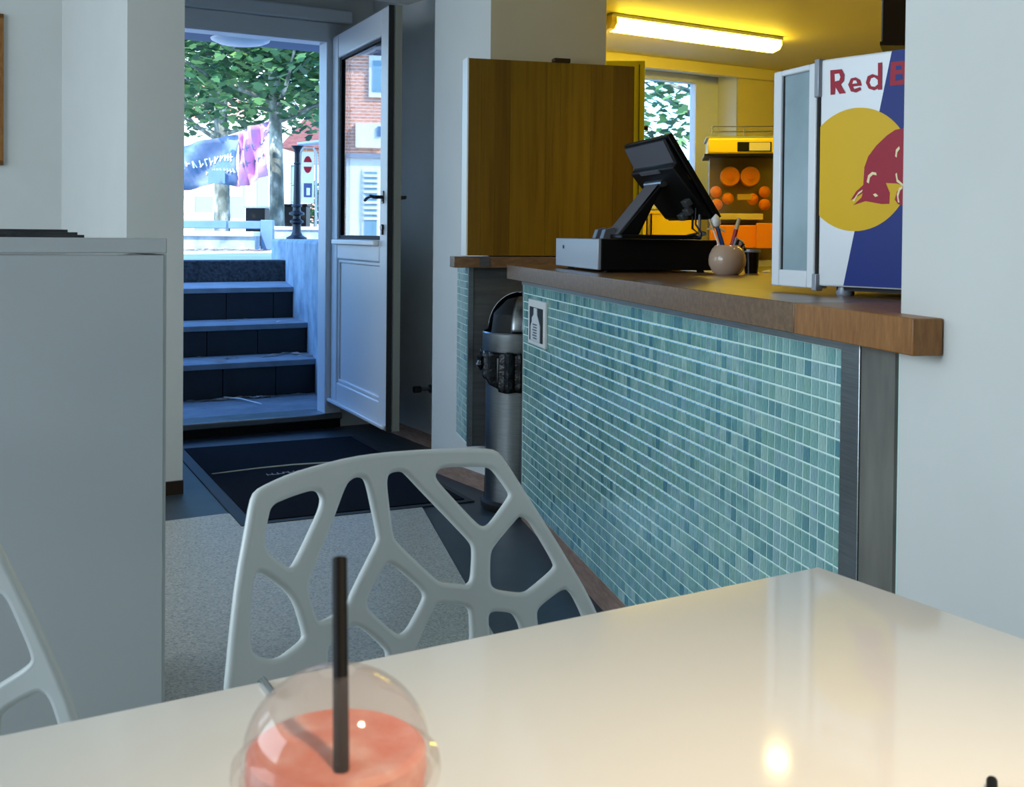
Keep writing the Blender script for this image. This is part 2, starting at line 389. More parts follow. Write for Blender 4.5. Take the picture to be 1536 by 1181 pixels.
# back wall to the left of the pillar
qa, qb, _ = FV.L(ps)
B(FV).box(-5.2, qa+.02, qb-.02, .02, 0, H).build('wall_back_left', 'wall', kind='structure')
B(FV).box(-5.3, -5.2, -11.5, .2, -.1, 8).build('wall_left', 'wall', kind='structure')
B(FV).box(-5.2, 6, -11.6, -11.5, -.1, H+.2).build('wall_rear', 'rear_wall', kind='structure')
B(FV).box(5.9, 6.0, -11.5, .1, -.1, H+.2).build('wall_kitchen_right', 'kitchen_wall', kind='structure')
# right wall in the counter plane
B(FC).box(2.55, 8.2, .0, .16, 0, H).build('wall_right', 'wall', kind='structure', bevel=.004)
B(FC).box(-.62, 2.56, .02, .16, 2.27, H).build('wall_header', 'wall', kind='structure')
B(FV).box(-5.2, 6, -11.5, .05, H, H+.15).build('ceiling', 'ceiling', kind='structure')
# lower kitchen and vestibule ceilings
kc = [FC.P(8, .16, 0), FC.P(-.6, .16, 0), Vector((.392, 4.724, 0)), Vector((.50, 6.94, 0)), FV.P(1.8, 0, 0), FV.P(5.9, 0, 0), FV.P(5.9, -8, 0)]
B().prism([(p.x, p.y) for p in kc], 2.245, 2.3).build('ceiling_kitchen', 'kceil', kind='structure')
vc = [Vector((-.36, 5.02, 0)), Vector((-.395, 5.544, 0)), Vector((-.79, 6.23, 0)), FV.P(DR, 0, 0), FV.P(-1.25, 0, 0), pc+v*.9, pc]
B().prism([(p.x, p.y) for p in vc], 2.42, 2.5).build('ceiling_vestibule', 'ceiling', kind='structure')
# cornice strips on the kitchen street wall, wall skin
b = B(FV); b.box(WR, 5.9, -.012, .002, 0, 2.245); b.box(DR+.9, WL, -.012, .002, 0, 2.245); b.box(WL, WR, -.012, .002, 0, WB); b.box(WL, WR, -.012, .002, WT, 2.245)
b.build('wall_kitchen_street', 'kitchen_wall', kind='structure')
B(FV).box(1.2, 5.9, -.06, -.012, 2.17, 2.245).build('trim_1', 'kitchen_wall', kind='structure', bevel=.006)
B(FV).box(WR+.15, 5.9, -.03, -.012, 1.60, 1.66).build('trim_2', 'kitchen_wall', kind='structure', bevel=.006)
B().prism([(p.x, p.y) for p in (FC.P(6, .18, 0), FC.P(.1, .6, 0), Vector((.46, 4.9, 0)), Vector((.54, 6.9, 0)), FV.P(1.8, -.02, 0), FV.P(5.8, -.02, 0), FV.P(5.8, -7, 0))], 0, .004).build('floor_kitchen_bounce', 'kfloor_bounce', kind='structure')  # unseen pale floor added to bounce light up to the kitchen ceiling
# baseboards
b = B()
for p, q in (((-.36, 5.02), (-.098, 4.615)), ((-.79, 6.23), (-.395, 5.544))):
    p, q = Vector((*p, 0)), Vector((*q, 0)); d = (q-p).normalized(); n = Vector((d.y, -d.x, 0)) if Vector((d.y, -d.x, 0)).dot(Vector((-1, -.4, 0))) > 0 else Vector((-d.y, d.x, 0))
    r = [p, q, q+n*.012, p+n*.012]; b.prism([(x.x, x.y) for x in r], 0, .065)
b.build('baseboard_vestibule_right', 'plinth', kind='structure')
B(FV.sub(*FV.L(pc)[:2])).box(-.226, 0, -.014, 0, 0, .055).build('baseboard_pillar', 'dark_brown', kind='structure')
# kitchen window
win = struct_root('window_1', FV.P((WL+WR)/2, .2, WB))
b = B(FV); fw = .06
for x0, x1, z0, z1 in ((WL, WL+fw, WB, WT), (WR-.20, WR, WB, WT), (WL, WR, WB, WB+fw), (WL, WR, WT-fw, WT), (2.10, 2.16, WB, WT)): b.box(x0, x1, .18, .25, z0, z1)
b.build('window_frame', 'upvc', win, bevel=.006)
B(FV).box(WL+fw, WR-.2, .21, .216, WB+fw, WT-fw).build('pane', 'thin_glass', win)
B(FV).box(WL-.02, WR+.02, -.03, .2, WB-.025, WB).build('window_sill', 'upvc', win, bevel=.005)
b = B(FV); b.box(WL-.01, WL+.003, -.012, .19, WB, WT); b.box(WR-.003, WR+.01, -.012, .19, WB, WT); b.box(WL, WR, -.012, .19, WT-.003, WT+.01)
b.build('window_reveal', 'wall', win)

# ------------------------------------------------------------------ street door
door = struct_root('door_1', FV.P(0, 0, 0))
b = B(FV)
b.box(-.035, DR, -.03, .10, .05, DH); b.box(DL, DL+.08, -.03, .10, .05, DH); b.box(DL, DR, -.03, .10, 2.13, DH)
b.box(DL, DR, .10, .16, 2.16, DH)
b.build('door_frame', 'upvc', door, bevel=.008)
B(FV).box(DL-.05, DR+.05, -.045, -.005, DH, DH+.075).build('door_casing', 'upvc', door, bevel=.01)
B(FV).box(DL, DR, -.05, .14, .05, .085).build('threshold', 'steel', door, bevel=.006)
B(FV).box(DL, DR, -.02, .14, -.02, .05).build('threshold_riser', 'black', door)
# leaf: frame FL, a from the hinge to the free edge, b into the vestibule
h0 = Vector((-1.000, 6.080, 0)); h1 = Vector((-.592, 5.205, 0))
FL = Frame((h0.x, h0.y, .14), u=((h1-h0).x, (h1-h0).y)); LW = (h1-h0).length; LH = 2.02
# visible face is the one at the right-hand side of travel; put thickness on the far side
tb = .065
st, top_r, mid0, mid1, bot = .115, .13, .80, .91, .13
b = B(FL)
b.box(0, st, 0, tb, 0, LH); b.box(LW-st, LW, 0, tb, 0, LH); b.box(st, LW-st, 0, tb, LH-top_r, LH); b.box(st, LW-st, 0, tb, mid0, mid1); b.box(st, LW-st, 0, tb, 0, bot)
leaf = b.build('door_leaf', 'upvc', door, bevel=.008)
B(FL).box(st, LW-st, .018, tb-.018, bot, mid0).build('lower_panel', 'upvc', leaf)
b = B(FL)
for x0, x1, z0, z1 in ((st, st+.02, bot, mid0), (LW-st-.02, LW-st, bot, mid0), (st, LW-st, bot, bot+.02), (st, LW-st, mid0-.02, mid0)): b.box(x0, x1, .008, tb-.008, z0, z1)
b.build('panel_bead', 'upvc', leaf, bevel=.006)
b = B(FL); b.box(st, LW-st, .022, .026, mid1, LH-top_r); b.box(st, LW-st, .040, .044, mid1, LH-top_r); b.build('glass_pane', 'glass', leaf)
b = B(FL)
for x0, x1, z0, z1 in ((st, st+.022, mid1, LH-top_r), (LW-st-.01, LW-st, mid1, LH-top_r), (st, LW-st, mid1, mid1+.02), (st, LW-st, LH-top_r-.012, LH-top_r)): b.box(x0, x1, .012, tb-.012, z0, z1)
b.build('glazing_seal', 'rubber', leaf)
B(FL).box(st-.02, LW-st-.005, -.028, 0, mid1-.03, mid1-.002).build('drip_ledge', 'white_p', leaf, bevel=.006)
B(FL).box(.0, LW, -.02, 0, .01, .03).build('weather_bar', 'upvc', leaf, bevel=.006)
b = B(FL); b.box(LW, LW+.006, 0, .026, 0, LH); b.build('edge_seal', 'rubber', leaf)
B(FL).box(LW, LW+.010, .030, tb, .0, LH).build('lock_plate', 'alu', leaf)
for sgn, bb in ((-1, -.0), (1, tb)):
    b = B(FL); zz = 1.115
    b.box(LW-.075, LW-.045, bb-.006 if sgn < 0 else bb, bb if sgn < 0 else bb+.006, zz-.03, zz+.03)
    b.tube([(LW-.06, bb, zz), (LW-.06, bb+sgn*.045, zz), (LW-.085, bb+sgn*.055, zz+.004), (LW-.14, bb+sgn*.055, zz), (LW-.19, bb+sgn*.05, zz-.012)], .009, 8)
    b.build('lever_handle', 'black_gloss', leaf, bevel=.002)
    b = B(FL); b.tube([(LW-.06, bb, .97), (LW-.06, bb+sgn*.012, .97)], .016, 12); b.box(LW-.067, LW-.053, min(bb, bb+sgn*.01), max(bb, bb+sgn*.01), .935, .97); b.build('keyhole_cover', 'black_gloss', leaf)
# door stop on the vestibule wall
ds = at_plane(648, 583, (-.395, 5.544, 0), Vector((.866, .5, 0)))
dst = thing('door_stop', 'short black door stop sticking out of the wall behind the open door', 'door stop', ds)
n_ = Vector((-.866, -.5, 0)).normalized()
B().tube([ds, ds+n_*.012], .022, 12).build('wall_plate', 'dark_steel', dst)
B().tube([ds+n_*.01, ds+n_*.07], .009, 10).build('stem', 'dark_steel', dst)
B().tube([ds+n_*.065, ds+n_*.10], .017, 12).build('rubber_tip', 'rubber', dst)

# ------------------------------------------------------------------ outdoor steps and street
ST = [(548, .287, 477, 540), (490, .484, 457, 483), (433, .70, 438, 430), (390, .87, 420, 388)]
steps = struct_root('outdoor_steps', FV.P(-.5, .8, .07))
bs = [FV.L(at_z(276, y, z))[1] for y, z, _, _ in ST]; as_ = [FV.L(at_z(x, y, z))[0] for _, z, x, y in ST]
AL = -2.1
zs = [.07]+[s[1] for s in ST]
B(FV).box(AL, .5, .16, bs[0]+.03, -.1, .07).build('landing', 'step_tread', steps)
for i in range(3):
    nb = bs[i+1]
    B(FV).box(AL, as_[i]+.3, bs[i]-.012, nb+.02, zs[i+1]-.035, zs[i+1]).build('tread', 'step_tread', steps, bevel=.004)
    B(FV).box(AL, as_[i]+.3, bs[i]+.02, nb+.03, -.1, zs[i+1]-.035).build('step_core', 'step_riser', steps)
    a = as_[i]-.006; k = 0
    while a > AL:
        w = .33 if k else (.24, .33, .14)[i]
        B(FV).box(max(a-w, AL)+.0025, a-.0025, bs[i]+.004, bs[i]+.021, zs[i]+.003, zs[i+1]-.037).build('riser_tile', 'step_riser', steps); a -= w; k += 1
B(FV).box(AL, as_[3]+.3, bs[3], bs[3]+.22, .6, .865).build('kerb_stone', 'kerb', steps, bevel=.012)
# street slab beyond the steps
B(FV).prism([(-60, bs[3]+.02), (60, bs[3]+.02), (60, 90), (-60, 90)], .5, .862).build('pavement', 'paving', kind='structure')
b = B(FV); b.prism([(-60, .28), (AL, .28), (AL, bs[3]+.1), (-60, bs[3]+.1)], .5, .86)
b.prism([(2.0, .28), (60, .28), (60, bs[3]+.1), (2.0, bs[3]+.1)], .5, .86); b.build('pavement_beside_building', 'paving', kind='structure')
# rough concrete side wall following the ends of the steps
inner = [(.10, .285)]+[(as_[i]+.002, bs[i]) for i in range(4)]
tops = at_y(412, 361, FV.P(as_[3], bs[3], 0).y)
b = B(FV); b.prism([(.10, .285), (as_[0]+.01, bs[0]), (as_[1], bs[1]), (as_[2]-.005, bs[2]), (as_[3]-.06, bs[3]+.02), (as_[3]-.04, bs[3]+.45), (2.2, bs[3]+.45), (2.2, .285)], -.1, 1.03)
b.build('wall_outdoor_side', 'concrete', kind='structure', bevel=.02)
# left retaining wall (outside the frame) and canopy
B(FV).box(AL-.25, AL, .285, bs[3]+.2, -.1, .95).build('wall_outdoor_left', 'concrete', kind='structure')
can = struct_root('trim_canopy', FV.P(-.5, .28, 2.3)); B(FV).box(-2.4, .9, .285, 1.14, 2.27, 2.39).build('canopy_slab', 'canopy', can)
lp = FV.P(-.24, .93, 0); ol = thing('outdoor_ceiling_lamp', 'shallow white round lamp under the canopy above the outdoor steps', 'lamp', (lp.x, lp.y, 2.27))
B().lathe((lp.x, lp.y, 2.27), [(.0, -.040), (.08, -.037), (.14, -.026), (.175, -.010), (.18, 0)], 28).build('diffuser', 'white_p', ol)
B().lathe((lp.x, lp.y, 2.27), [(.165, -.008), (.17, 0), (.0, 0)], 28).build('rim', 'grey_metal', ol)

# leaf litter on the steps
def litter(b, pts_fn, n, s0, s1):
    for i in range(n):
        p = pts_fn(); a = random.random()*2*PI; s = random.uniform(s0, s1); t = random.uniform(-.4, .4)
        x = Vector((math.cos(a), math.sin(a), 0))*s; y = Vector((-math.sin(a), math.cos(a), 0))*s*.45; z = Vector((0, 0, abs(t)*s*.5+.003))
        b.add([tuple(p-x), tuple(p-y*1+z), tuple(p+x+z*.5), tuple(p+y+z*.6)], [(0, 1, 2, 3)])
b = B()
def on_step():
    i = random.choice([0, 0, 0, 0, 1, 1, 2]); lo = [.75, bs[0]+.02, bs[1]+.02][i]; hi = [bs[0]-.02, bs[1]-.03, bs[2]-.03][i]
    return FV.P(random.uniform(-1.1, as_[i]-.05), lo+(hi-lo)*random.random()**.5, zs[i]+.004)
litter(b, on_step, 70, .02, .05)
tag(b.build('fallen_leaves', 'dry_leaf', kind='stuff', smooth=0), 'dry pale leaves lying on the outdoor steps', 'leaves')
tw = at_z(330, 596, .075); tw2 = at_z(392, 606, .08)
tag(B().tube([tw, (tw+tw2)/2+Vector((0, 0, .012)), tw2], .006, 6, .003).build('twig', 'white_p'), 'thin pale twig lying on the lowest landing of the outdoor steps', 'twig')

# ------------------------------------------------------------------ street furniture
Yb = 14.0
def X(px, Y): return at_y(px, 350, Y).x
def Z(px, py, Y): return at_y(px, py, Y).z
bench = thing('street_bench', 'blue grey metal bench across the top of the outdoor steps', 'bench', (X(330, Yb), Yb, .862))
bx = [X(230, Yb), X(341, Yb), X(343, Yb), X(392, Yb)]
for x0, x1 in ((bx[0], bx[1]), (bx[2], bx[3])): B().box(x0, x1, Yb-.03, Yb, Z(330, 343, Yb), Z(330, 331, Yb)).build('back_panel', 'blue_grey', bench, bevel=.01)
B().box(bx[3], X(411, Yb), Yb-.06, Yb+.03, .862, Z(400, 330, Yb)).build('post', 'blue_grey', bench, bevel=.01)
B().box(bx[0], bx[3], Yb-.42, Yb-.03, Z(330, 352, Yb)-.02, Z(330, 347, Yb)).build('seat', 'white_stone', bench, bevel=.01)
B().box(bx[0], bx[3], Yb-.36, Yb-.08, .862, Z(330, 352, Yb)-.02).build('bench_base', 'concrete', bench)
b = B(); litter(b, lambda: Vector((random.uniform(X(278, 13), X(400, 13)), random.uniform(12.6, 13.5), .868)), 260, .03, .07)
tag(b.build('leaf_litter', 'dry_leaf', kind='stuff', smooth=0), 'strip of dry brown leaves on the pavement before the bench', 'leaves')
kw = thing('low_planter_wall', 'low pale stone wall right of the bench behind the cast iron post', 'wall', (X(450, 15), 15, .862))
B().box(X(412, 15), X(520, 15), 15, 15.3, .862, Z(440, 345, 15)).build('wall_body', 'concrete', kw); B().box(X(411, 15), X(520, 15), 14.96, 15.34, Z(440, 345, 15), Z(440, 340, 15)).build('coping', 'white_stone', kw, bevel=.01)
for nm, x0, x1, y0, y1, Y, lab in (('utility_box', 368, 397, 312, 330, 18.0, 'small black box standing behind the bench left of the tree trunk'), ('utility_box', 426, 459, 309, 342, 17.0, 'black cabinet behind the cast iron post right of the tree')):
    t = thing(nm, lab, 'box', (X((x0+x1)/2, Y), Y, .862))
    B().box(X(x0, Y), X(x1, Y), Y, Y+.35, .862, Z(x0, y0, Y)).build('body', 'black', t, bevel=.01)
    B().box(X(x0, Y)-.02, X(x1, Y)+.02, Y-.02, Y+.37, Z(x0, y0, Y), Z(x0, y0, Y)+.03).build('lid', 'white_stone' if x0 < 400 else 'black', t)
# cast iron post on the side wall
Yp = 9.0; xp = X(445, Yp); z0 = 1.03
post = thing('cast_iron_post', 'black cast iron post with ring mouldings standing on the concrete side wall', 'post', (xp, Yp, z0))
zt = Z(445, 219, Yp); hh = zt-z0
B().lathe((xp, Yp, z0), [(.085, 0), (.085, .012), (.05, .03), (.036, .06), (.036, .12), (.028, .125)], 16).build('base', 'cast_iron', post)
B().lathe((xp, Yp, z0), [(.028, .12), (.055, .135), (.055, .15), (.03, .165), (.03, .19), (.062, .20), (.062, .215), (.034, .23), (.03, .26), (.042, .265), (.042, .275), (.026, .29)], 16).build('ring_moulding', 'cast_iron', post)
B().lathe((xp, Yp, z0), [(.030, .28), (.024, hh*.8), (.03, hh*.81), (.024, hh*.82), (.022, hh*.92), (.03, hh*.96), (.052, hh), (0, hh)], 16).build('shaft', 'cast_iron', post)
B().tube([(xp, Yp, zt+.01), (xp+.62, Yp+.1, zt+.10)], .018, 8).build('top_rail', 'white_p', post)
# parking sign
Ysg = 22.0; xs = X(461, Ysg); zb_, zt_ = Z(461, 305, Ysg), Z(461, 223, Ysg)
sg = thing('traffic_sign', 'tall white sign panel with red no entry disc above blue panel', 'sign', (xs, Ysg, .862))
hw = .115*22/22+.01
b = B(); b.box(xs-hw, xs+hw, Ysg, Ysg+.03, zb_, zt_-.06); b.lathe((0, 0, 0), [(0, 0)], 3) if False else None; b.build('sign_panel', 'white_p', sg, bevel=.03)
zc = Z(461, 247, Ysg)
b = B(); n = 24
b.add([(xs+.085*math.cos(2*PI*k/n), Ysg-.004, zc+.17*math.sin(2*PI*k/n)) for k in range(n)], [tuple(range(n))]); b.build('red_disc', 'f_red', sg, smooth=0)
B().box(xs-.085, xs+.085, Ysg-.012, Ysg-.006, zc-.04, zc+.045).build('white_bar', 'white_p', sg)
B().box(xs-.075, xs+.085, Ysg-.01, Ysg, Z(461, 296, Ysg), Z(461, 275, Ysg)).build('blue_panel', 'blue_p', sg)
B().box(xs-.02, xs+.05, Ysg-.016, Ysg-.01, Z(461, 293, Ysg), Z(461, 282, Ysg)).build('white_symbol', 'white_p', sg)
fr_ = [(xs-.16, Ysg+.05, .862), (xs-.16, Ysg+.05, zt_-.1), (xs-.1, Ysg+.05, zt_+.02), (xs+.1, Ysg+.05, zt_+.02), (xs+.16, Ysg+.05, zt_-.1), (xs+.16, Ysg+.05, .862)]
B().tube(fr_, .025, 8).build('frame', 'steel', sg)
# banner on the tree
Yf = 15.2
ban = thing('banner', 'blue and pink cloth banner billowing between the two trees', 'banner', (X(340, Yf), Yf, .9))
def ban_fn(poly_t, poly_b):
    def f(u_, v_):
        def ip(poly):
            t = u_*(len(poly)-1); i = min(int(t), len(poly)-2); k = t-i
            return (poly[i][0]*(1-k)+poly[i+1][0]*k, poly[i][1]*(1-k)+poly[i+1][1]*k)
        a, c = ip(poly_t), ip(poly_b); px, py = a[0]*(1-v_)+c[0]*v_, a[1]*(1-v_)+c[1]*v_
        p = at_y(px, py, Yf); p.y += .10*math.sin(u_*9+v_*4)+.05*math.sin(u_*21-v_*6); return tuple(p)
    return f
f_blue = ban_fn([(240, 226), (280, 218), (320, 208), (358, 199)], [(240, 288), (280, 285), (320, 275), (358, 280)])
B().quadgrid(f_blue, 28, 10).build('blue_cloth', 'banner', ban, solid=.006)
f_pink = ban_fn([(358, 199), (375, 191), (403, 180)], [(356, 281), (375, 277), (401, 263)])
B().quadgrid(f_pink, 14, 10).build('pink_cloth', 'banner_pink', ban, solid=.006)
b = B(); rnd = random.Random(3)
def stroke(fn, u0, v0, u1, v1, w):
    p = [Vector(fn(u0+(u1-u0)*k/3, v0+(v1-v0)*k/3))-Vector((0, .02, 0)) for k in range(4)]; b.tube(p, w, 4)
uu = .18
while uu < .95:
    v0 = .40-.02*math.sin(uu*9); hgt = rnd.uniform(.10, .18)
    stroke(f_blue, uu, v0, uu+.01, v0+hgt, .012); stroke(f_blue, uu, v0+hgt*rnd.choice([0, .5, 1]), uu+.035, v0+hgt*rnd.choice([0, .5, 1]), .011); uu += .062
uu = .55
while uu < .97:
    stroke(f_blue, uu, .68, uu+.005, .75, .008); stroke(f_blue, uu, .75-rnd.random()*.07, uu+.025, .75-rnd.random()*.07, .008); uu += .045
b.build('lettering', 'banner_white', ban, kind='stuff')
b = B(); uu = .1
for vv in (.32, .58):
    uu = .25
    while uu < .9: stroke(f_pink, uu, vv, uu+.02, vv+.1, .007); stroke(f_pink, uu, vv+.05, uu+.07, vv+.03, .007); uu += .16
b.build('lettering', 'blue_grey', ban, kind='stuff')
B().box(X(316, Yf), X(341, Yf), Yf-.14, Yf-.125, Z(330, 276, Yf), Z(330, 256, Yf)).build('dark_patch', 'blue_grey', ban)

# trees
def tree(px_base, px_top, Y, w_px, label, crown, nleaf, seed):
    r = random.Random(seed); x0 = X(px_base, Y); x1 = X(px_top, Y); rad = w_px/F_PX*Y/2
    t = thing('plane_tree', label, 'tree', (x0, Y, .862), 'plane trees on the street')
    B().tube([(x0, Y, .80), (x0+(x1-x0)*.3, Y+.03, 2.0), (x0+(x1-x0)*.7, Y, 3.2), (x1, Y, 4.6), (x1+.1, Y+.2, 6.2)], rad*1.08, 14, rad*.55).build('trunk', 'bark', t)
    for k in range(7):
        z = r.uniform(2.6, 4.6); a = r.uniform(0, 2*PI); l = r.uniform(1.0, 2.2); xb = x0+(x1-x0)*min(1, (z-.8)/3.8)
        p0 = Vector((xb, Y, z)); p1 = p0+Vector((math.cos(a)*l, math.sin(a)*l, l*.5))
        B().tube([p0, (p0+p1)/2+Vector((0, 0, -.12)), p1], .045, 6, .012).build('branch', 'bark', t)
    b = B()
    cl = []
    for k in range(60):
        cl.append(Vector((r.uniform(crown[0], crown[1]), Y+r.uniform(-1.5, 1.8), r.uniform(crown[2], crown[3]))))
    for i in range(nleaf):
        c = r.choice(cl); p = c+Vector((r.gauss(0, .42), r.gauss(0, .42), r.gauss(0, .30)))
        if p.z < crown[2]-.25: continue
        s = r.uniform(.07, .135); a = r.uniform(0, 2*PI); d = Vector((math.cos(a), math.sin(a), r.uniform(-.9, .1))).normalized()
        sd = d.cross(Vector((r.uniform(-.5, .5), r.uniform(-.5, .5), 1))).normalized(); nn = sd.cross(d)
        q = [p-d*s*.6, p-d*s*.2+sd*s*.75, p+d*s*.15+sd*s*.45, p+d*s*.35+sd*s*.6, p+d*s, p+d*s*.35-sd*s*.6, p+d*s*.15-sd*s*.45, p-d*s*.2-sd*s*.75]
        n0 = len(b.v); b.v += q; b.q.append(tuple(range(n0, n0+8)))
    b.build('foliage', 'leaf', t, smooth=0, kind='stuff')
    return t
tree(416, 408, 16.0, 22, 'plane tree with grey mottled trunk just right of the banner', (-5.2, -2.0, 2.95, 5.4), 6200, 11)
tree(333, 329, 20.5, 24, 'plane tree with mottled trunk rising behind the blue banner', (-8.0, -3.6, 3.2, 6.4), 6200, 12)

tree(1075, 1070, 17.0, 20, 'plane tree on the street seen through the kitchen window', (.9, 4.2, 2.5, 5.0), 1500, 13)

# ------------------------------------------------------------------ buildings across the street
def building(name, label, fr, w, h, mat, wins, depth=6, roof=None, base=.862):
    t = thing(name, label, 'building', fr.P(w/2, 0, base))
    B(fr).box(0, w, 0, depth, base, base+h).build('wall', mat, t)
    for (x0, x1, z0, z1, fm) in wins:
        b = B(fr); k = .09
        for q in ((x0, x0+k, z0, z1), (x1-k, x1, z0, z1), (x0, x1, z0, z0+k), (x0, x1, z1-k, z1)): b.box(q[0], q[1], -.08, .02, base+q[2], base+q[3])
        f_ = b.build('window', fm, t); B(fr).box(x0+k, x1-k, -.03, -.005, base+z0+k, base+z1-k).build('pane', 'glass_dark', f_)
    if roof: B(fr).prism_bc([(-.5, base+h-.1), (depth/2, base+h+roof), (depth+.5, base+h-.1)], -.3, w+.3).build('roof', 'roof', t)
    return t
F1 = Frame((X(262, 38), 38, 0), 4)
bd = building('far_building', 'pale rendered building behind the trees with brick band', F1, X(418, 38)-X(262, 38), 7.5, 'plaster', [(.6, 1.4, .1, 2.2, 'shop_white'), (1.75, 2.5, 0.6, 2.4, 'shop_white'), (2.7, 3.3, .1, 2.5, 'shop_white')])
B(F1).box(0, 1.9, -.06, 0, 1.25, 1.75).build('brick_band', 'brick', bd); B(F1).box(0, 2.3, -.05, 0, 2.3, 3.1).build('brick_panel', 'brick', bd); B(F1).box(0, 2.6, -.07, 0, 5.0, 6.3).build('brick_panel', 'brick', bd)
F2 = Frame((X(419, 34), 34, 0), 8)
building('far_building', 'narrow white building between the tree trunk and the sign', F2, 1.1, 4.4, 'plaster', [(.25, .6, 1.0, 2.4, 'shop_white')])
F3 = Frame((X(441, 30), 30, 0), -4)
b3 = building('far_building', 'low brick building with brown tiled roof right of the sign', F3, 4.5, 2.6, 'brick', [(1.0, 1.9, .9, 2.0, 'shop_white')], roof=1.3)
B(F3).box(.1, 4.4, -.2, -.02, 2.25, 2.42).build('fascia', 'shop_white', b3)
gb = thing('street_bush', 'light green bush growing to the right of the sign', 'bush', (X(472, 26), 26, .862))
b = B()
for i in range(500):
    p = Vector((X(472, 26)+random.gauss(0, .22), 26+random.gauss(0, .2), 1.3+random.random()*1.0)); s = .08; a = random.random()*6.28
    d = Vector((math.cos(a), math.sin(a), random.uniform(-.5, .5))); e = d.cross(Vector((0, .3, 1))).normalized()
    n0 = len(b.v); b.v += [p-d*s, p+e*s*.6, p+d*s, p-e*s*.6]; b.q.append((n0, n0+1, n0+2, n0+3))
b.build('foliage', 'leaf', gb, smooth=0, kind='stuff'); B().tube([(X(472, 26), 26, .86), (X(472, 26), 26, 1.6)], .03, 6).build('stem', 'bark', gb)
# brick shop up the street: it is the building mirrored in the glass of the open door
mp0, mn = FL.P(0, .02, 0), FL.v
def mirror(p): p = Vector(p); return p-mn*(2*(p-mp0).dot(mn))
DV = 26.0
vd = ray(548, 350); vd.z = 0; vd.normalize(); vo = vd*DV; side = Vector((vd.y, -vd.x, 0))
def virt(px, py): return at_plane(px, py, vo, vd)
o_ = virt(505, 350); mo = mirror((o_.x, o_.y, 0)); m2 = mirror((o_+side).to_tuple()); uu_ = (Vector((m2.x, m2.y, 0))-Vector((mo.x, mo.y, 0)))
FB = Frame((mo.x, mo.y), u=(uu_.x, uu_.y))
sgnb = 1 if (Vector((0, 0, 0))-FB.o).dot(FB.v) < 0 else -1     # +b points away from the street
def vb(px, py): p = virt(px, py); return ((p-o_).dot(side), p.z)
class FlipB(B):
    def add(s, pts, faces): return B.add(s, [(p[0], p[1]*sgnb, p[2]) for p in pts], faces)
shop = thing('brick_shop', 'orange brick shop with white shopfront mirrored in the glass of the open door', 'building', FB.P(.8, 0, .862))
FlipB(FB).box(vb(495, 350)[0], vb(640, 350)[0], 0, 6, .862, vb(548, 68)[1]).build('wall', 'brick', shop)
FlipB(FB).box(vb(495, 350)[0]-.1, vb(640, 350)[0]+.1, -.35, 6.2, vb(548, 68)[1], vb(548, 62)[1]).build('cornice', 'shop_white', shop)
def panel(name, x0, x1, y0, y1, mat, d0, d1, parent=None):
    return FlipB(FB).box(vb(x0, y0)[0], vb(x1, y0)[0], d0, d1, vb(548, y1)[1], vb(548, y0)[1]).build(name, mat, parent or shop)
wf = panel('window', 553, 592, 84, 146, 'shop_white', -.06, .02); panel('pane', 558, 588, 91, 138, 'glass_dark', -.075, -.05, wf)
panel('sign_board', 533, 572, 186, 222, 'shop_white', -.12, 0)
panel('sign_disc', 565, 571, 190, 205, 'blue_grey', -.16, -.12)
panel('shopfront', 519, 600, 231, 362, 'shop_white', -.10, 0)
dfm = panel('shop_door', 543, 568, 254, 360, 'white_p', -.14, -.1); panel('pane', 546, 565, 258, 356, 'glass_dark', -.15, -.135, dfm)
for k in range(9): panel('shutter_slat', 545, 566, 262+k*8, 266+k*8, 'white_p', -.17, -.14)
panel('fascia_beam', 519, 600, 231, 238, 'grey_metal', -.2, -.1)

# ================================================================== COUNTER
ZT = .966; TB, TT = .08, .892; TE = 2.384
ctr = thing('service_counter', 'long service counter clad in blue green mosaic tiles', 'counter', FC.P(1.2, .3, 0))
B(FC).box(0.006, 2.55, .0019, .56, .08, .905).build('carcass', 'grout', ctr)
B(FC).box(.01, 2.55, .0, .5, 0, .08).build('plinth', 'plinth', ctr)
B(FC).box(0, TE, -.004, .02, TT, .912).build('top_strip', 'steel', ctr)
B(FC).box(TE, 2.445, -.006, .02, .05, .912).build('corner_strip', 'steel', ctr, bevel=.002)
B(FC).box(2.447, 2.546, -.004, .02, .03, .912).build('stone_end_panel', 'grey_panel', ctr, label='grey stone end panel')
B(FC).box(-.004, .008, .0, .56, .06, .905).build('end_panel', 'steel', ctr)
pw, ph_ = .0285, (TT-TB)/26
proto_me = None
nc = int(TE/pw)
bt = B(FC); gap = .0038
import itertools
def tile_verts(a0, c0):
    a1, c1 = a0+pw-gap, c0+ph_-gap; k = .0016
    return ([(a0, .003, c0), (a1, .003, c0), (a1, .003, c1), (a0, .003, c1), (a0, .0008, c0), (a1, .0008, c0), (a1, .0008, c1), (a0, .0008, c1),
             (a0+k, 0, c0+k), (a1-k, 0, c0+k), (a1-k, 0, c1-k), (a0+k, 0, c1-k)],
            [(0, 1, 5, 4), (1, 2, 6, 5), (2, 3, 7, 6), (3, 0, 4, 7), (4, 5, 9, 8), (5, 6, 10, 9), (6, 7, 11, 10), (7, 4, 8, 11), (8, 9, 10, 11)])
NEAR = 11
tb_ = B(FC); tb_.add(*tile_verts(0, 0)); proto_me = tb_.mesh('tile', 'tile', 0)
offp = FC.P(0, 0, 0)
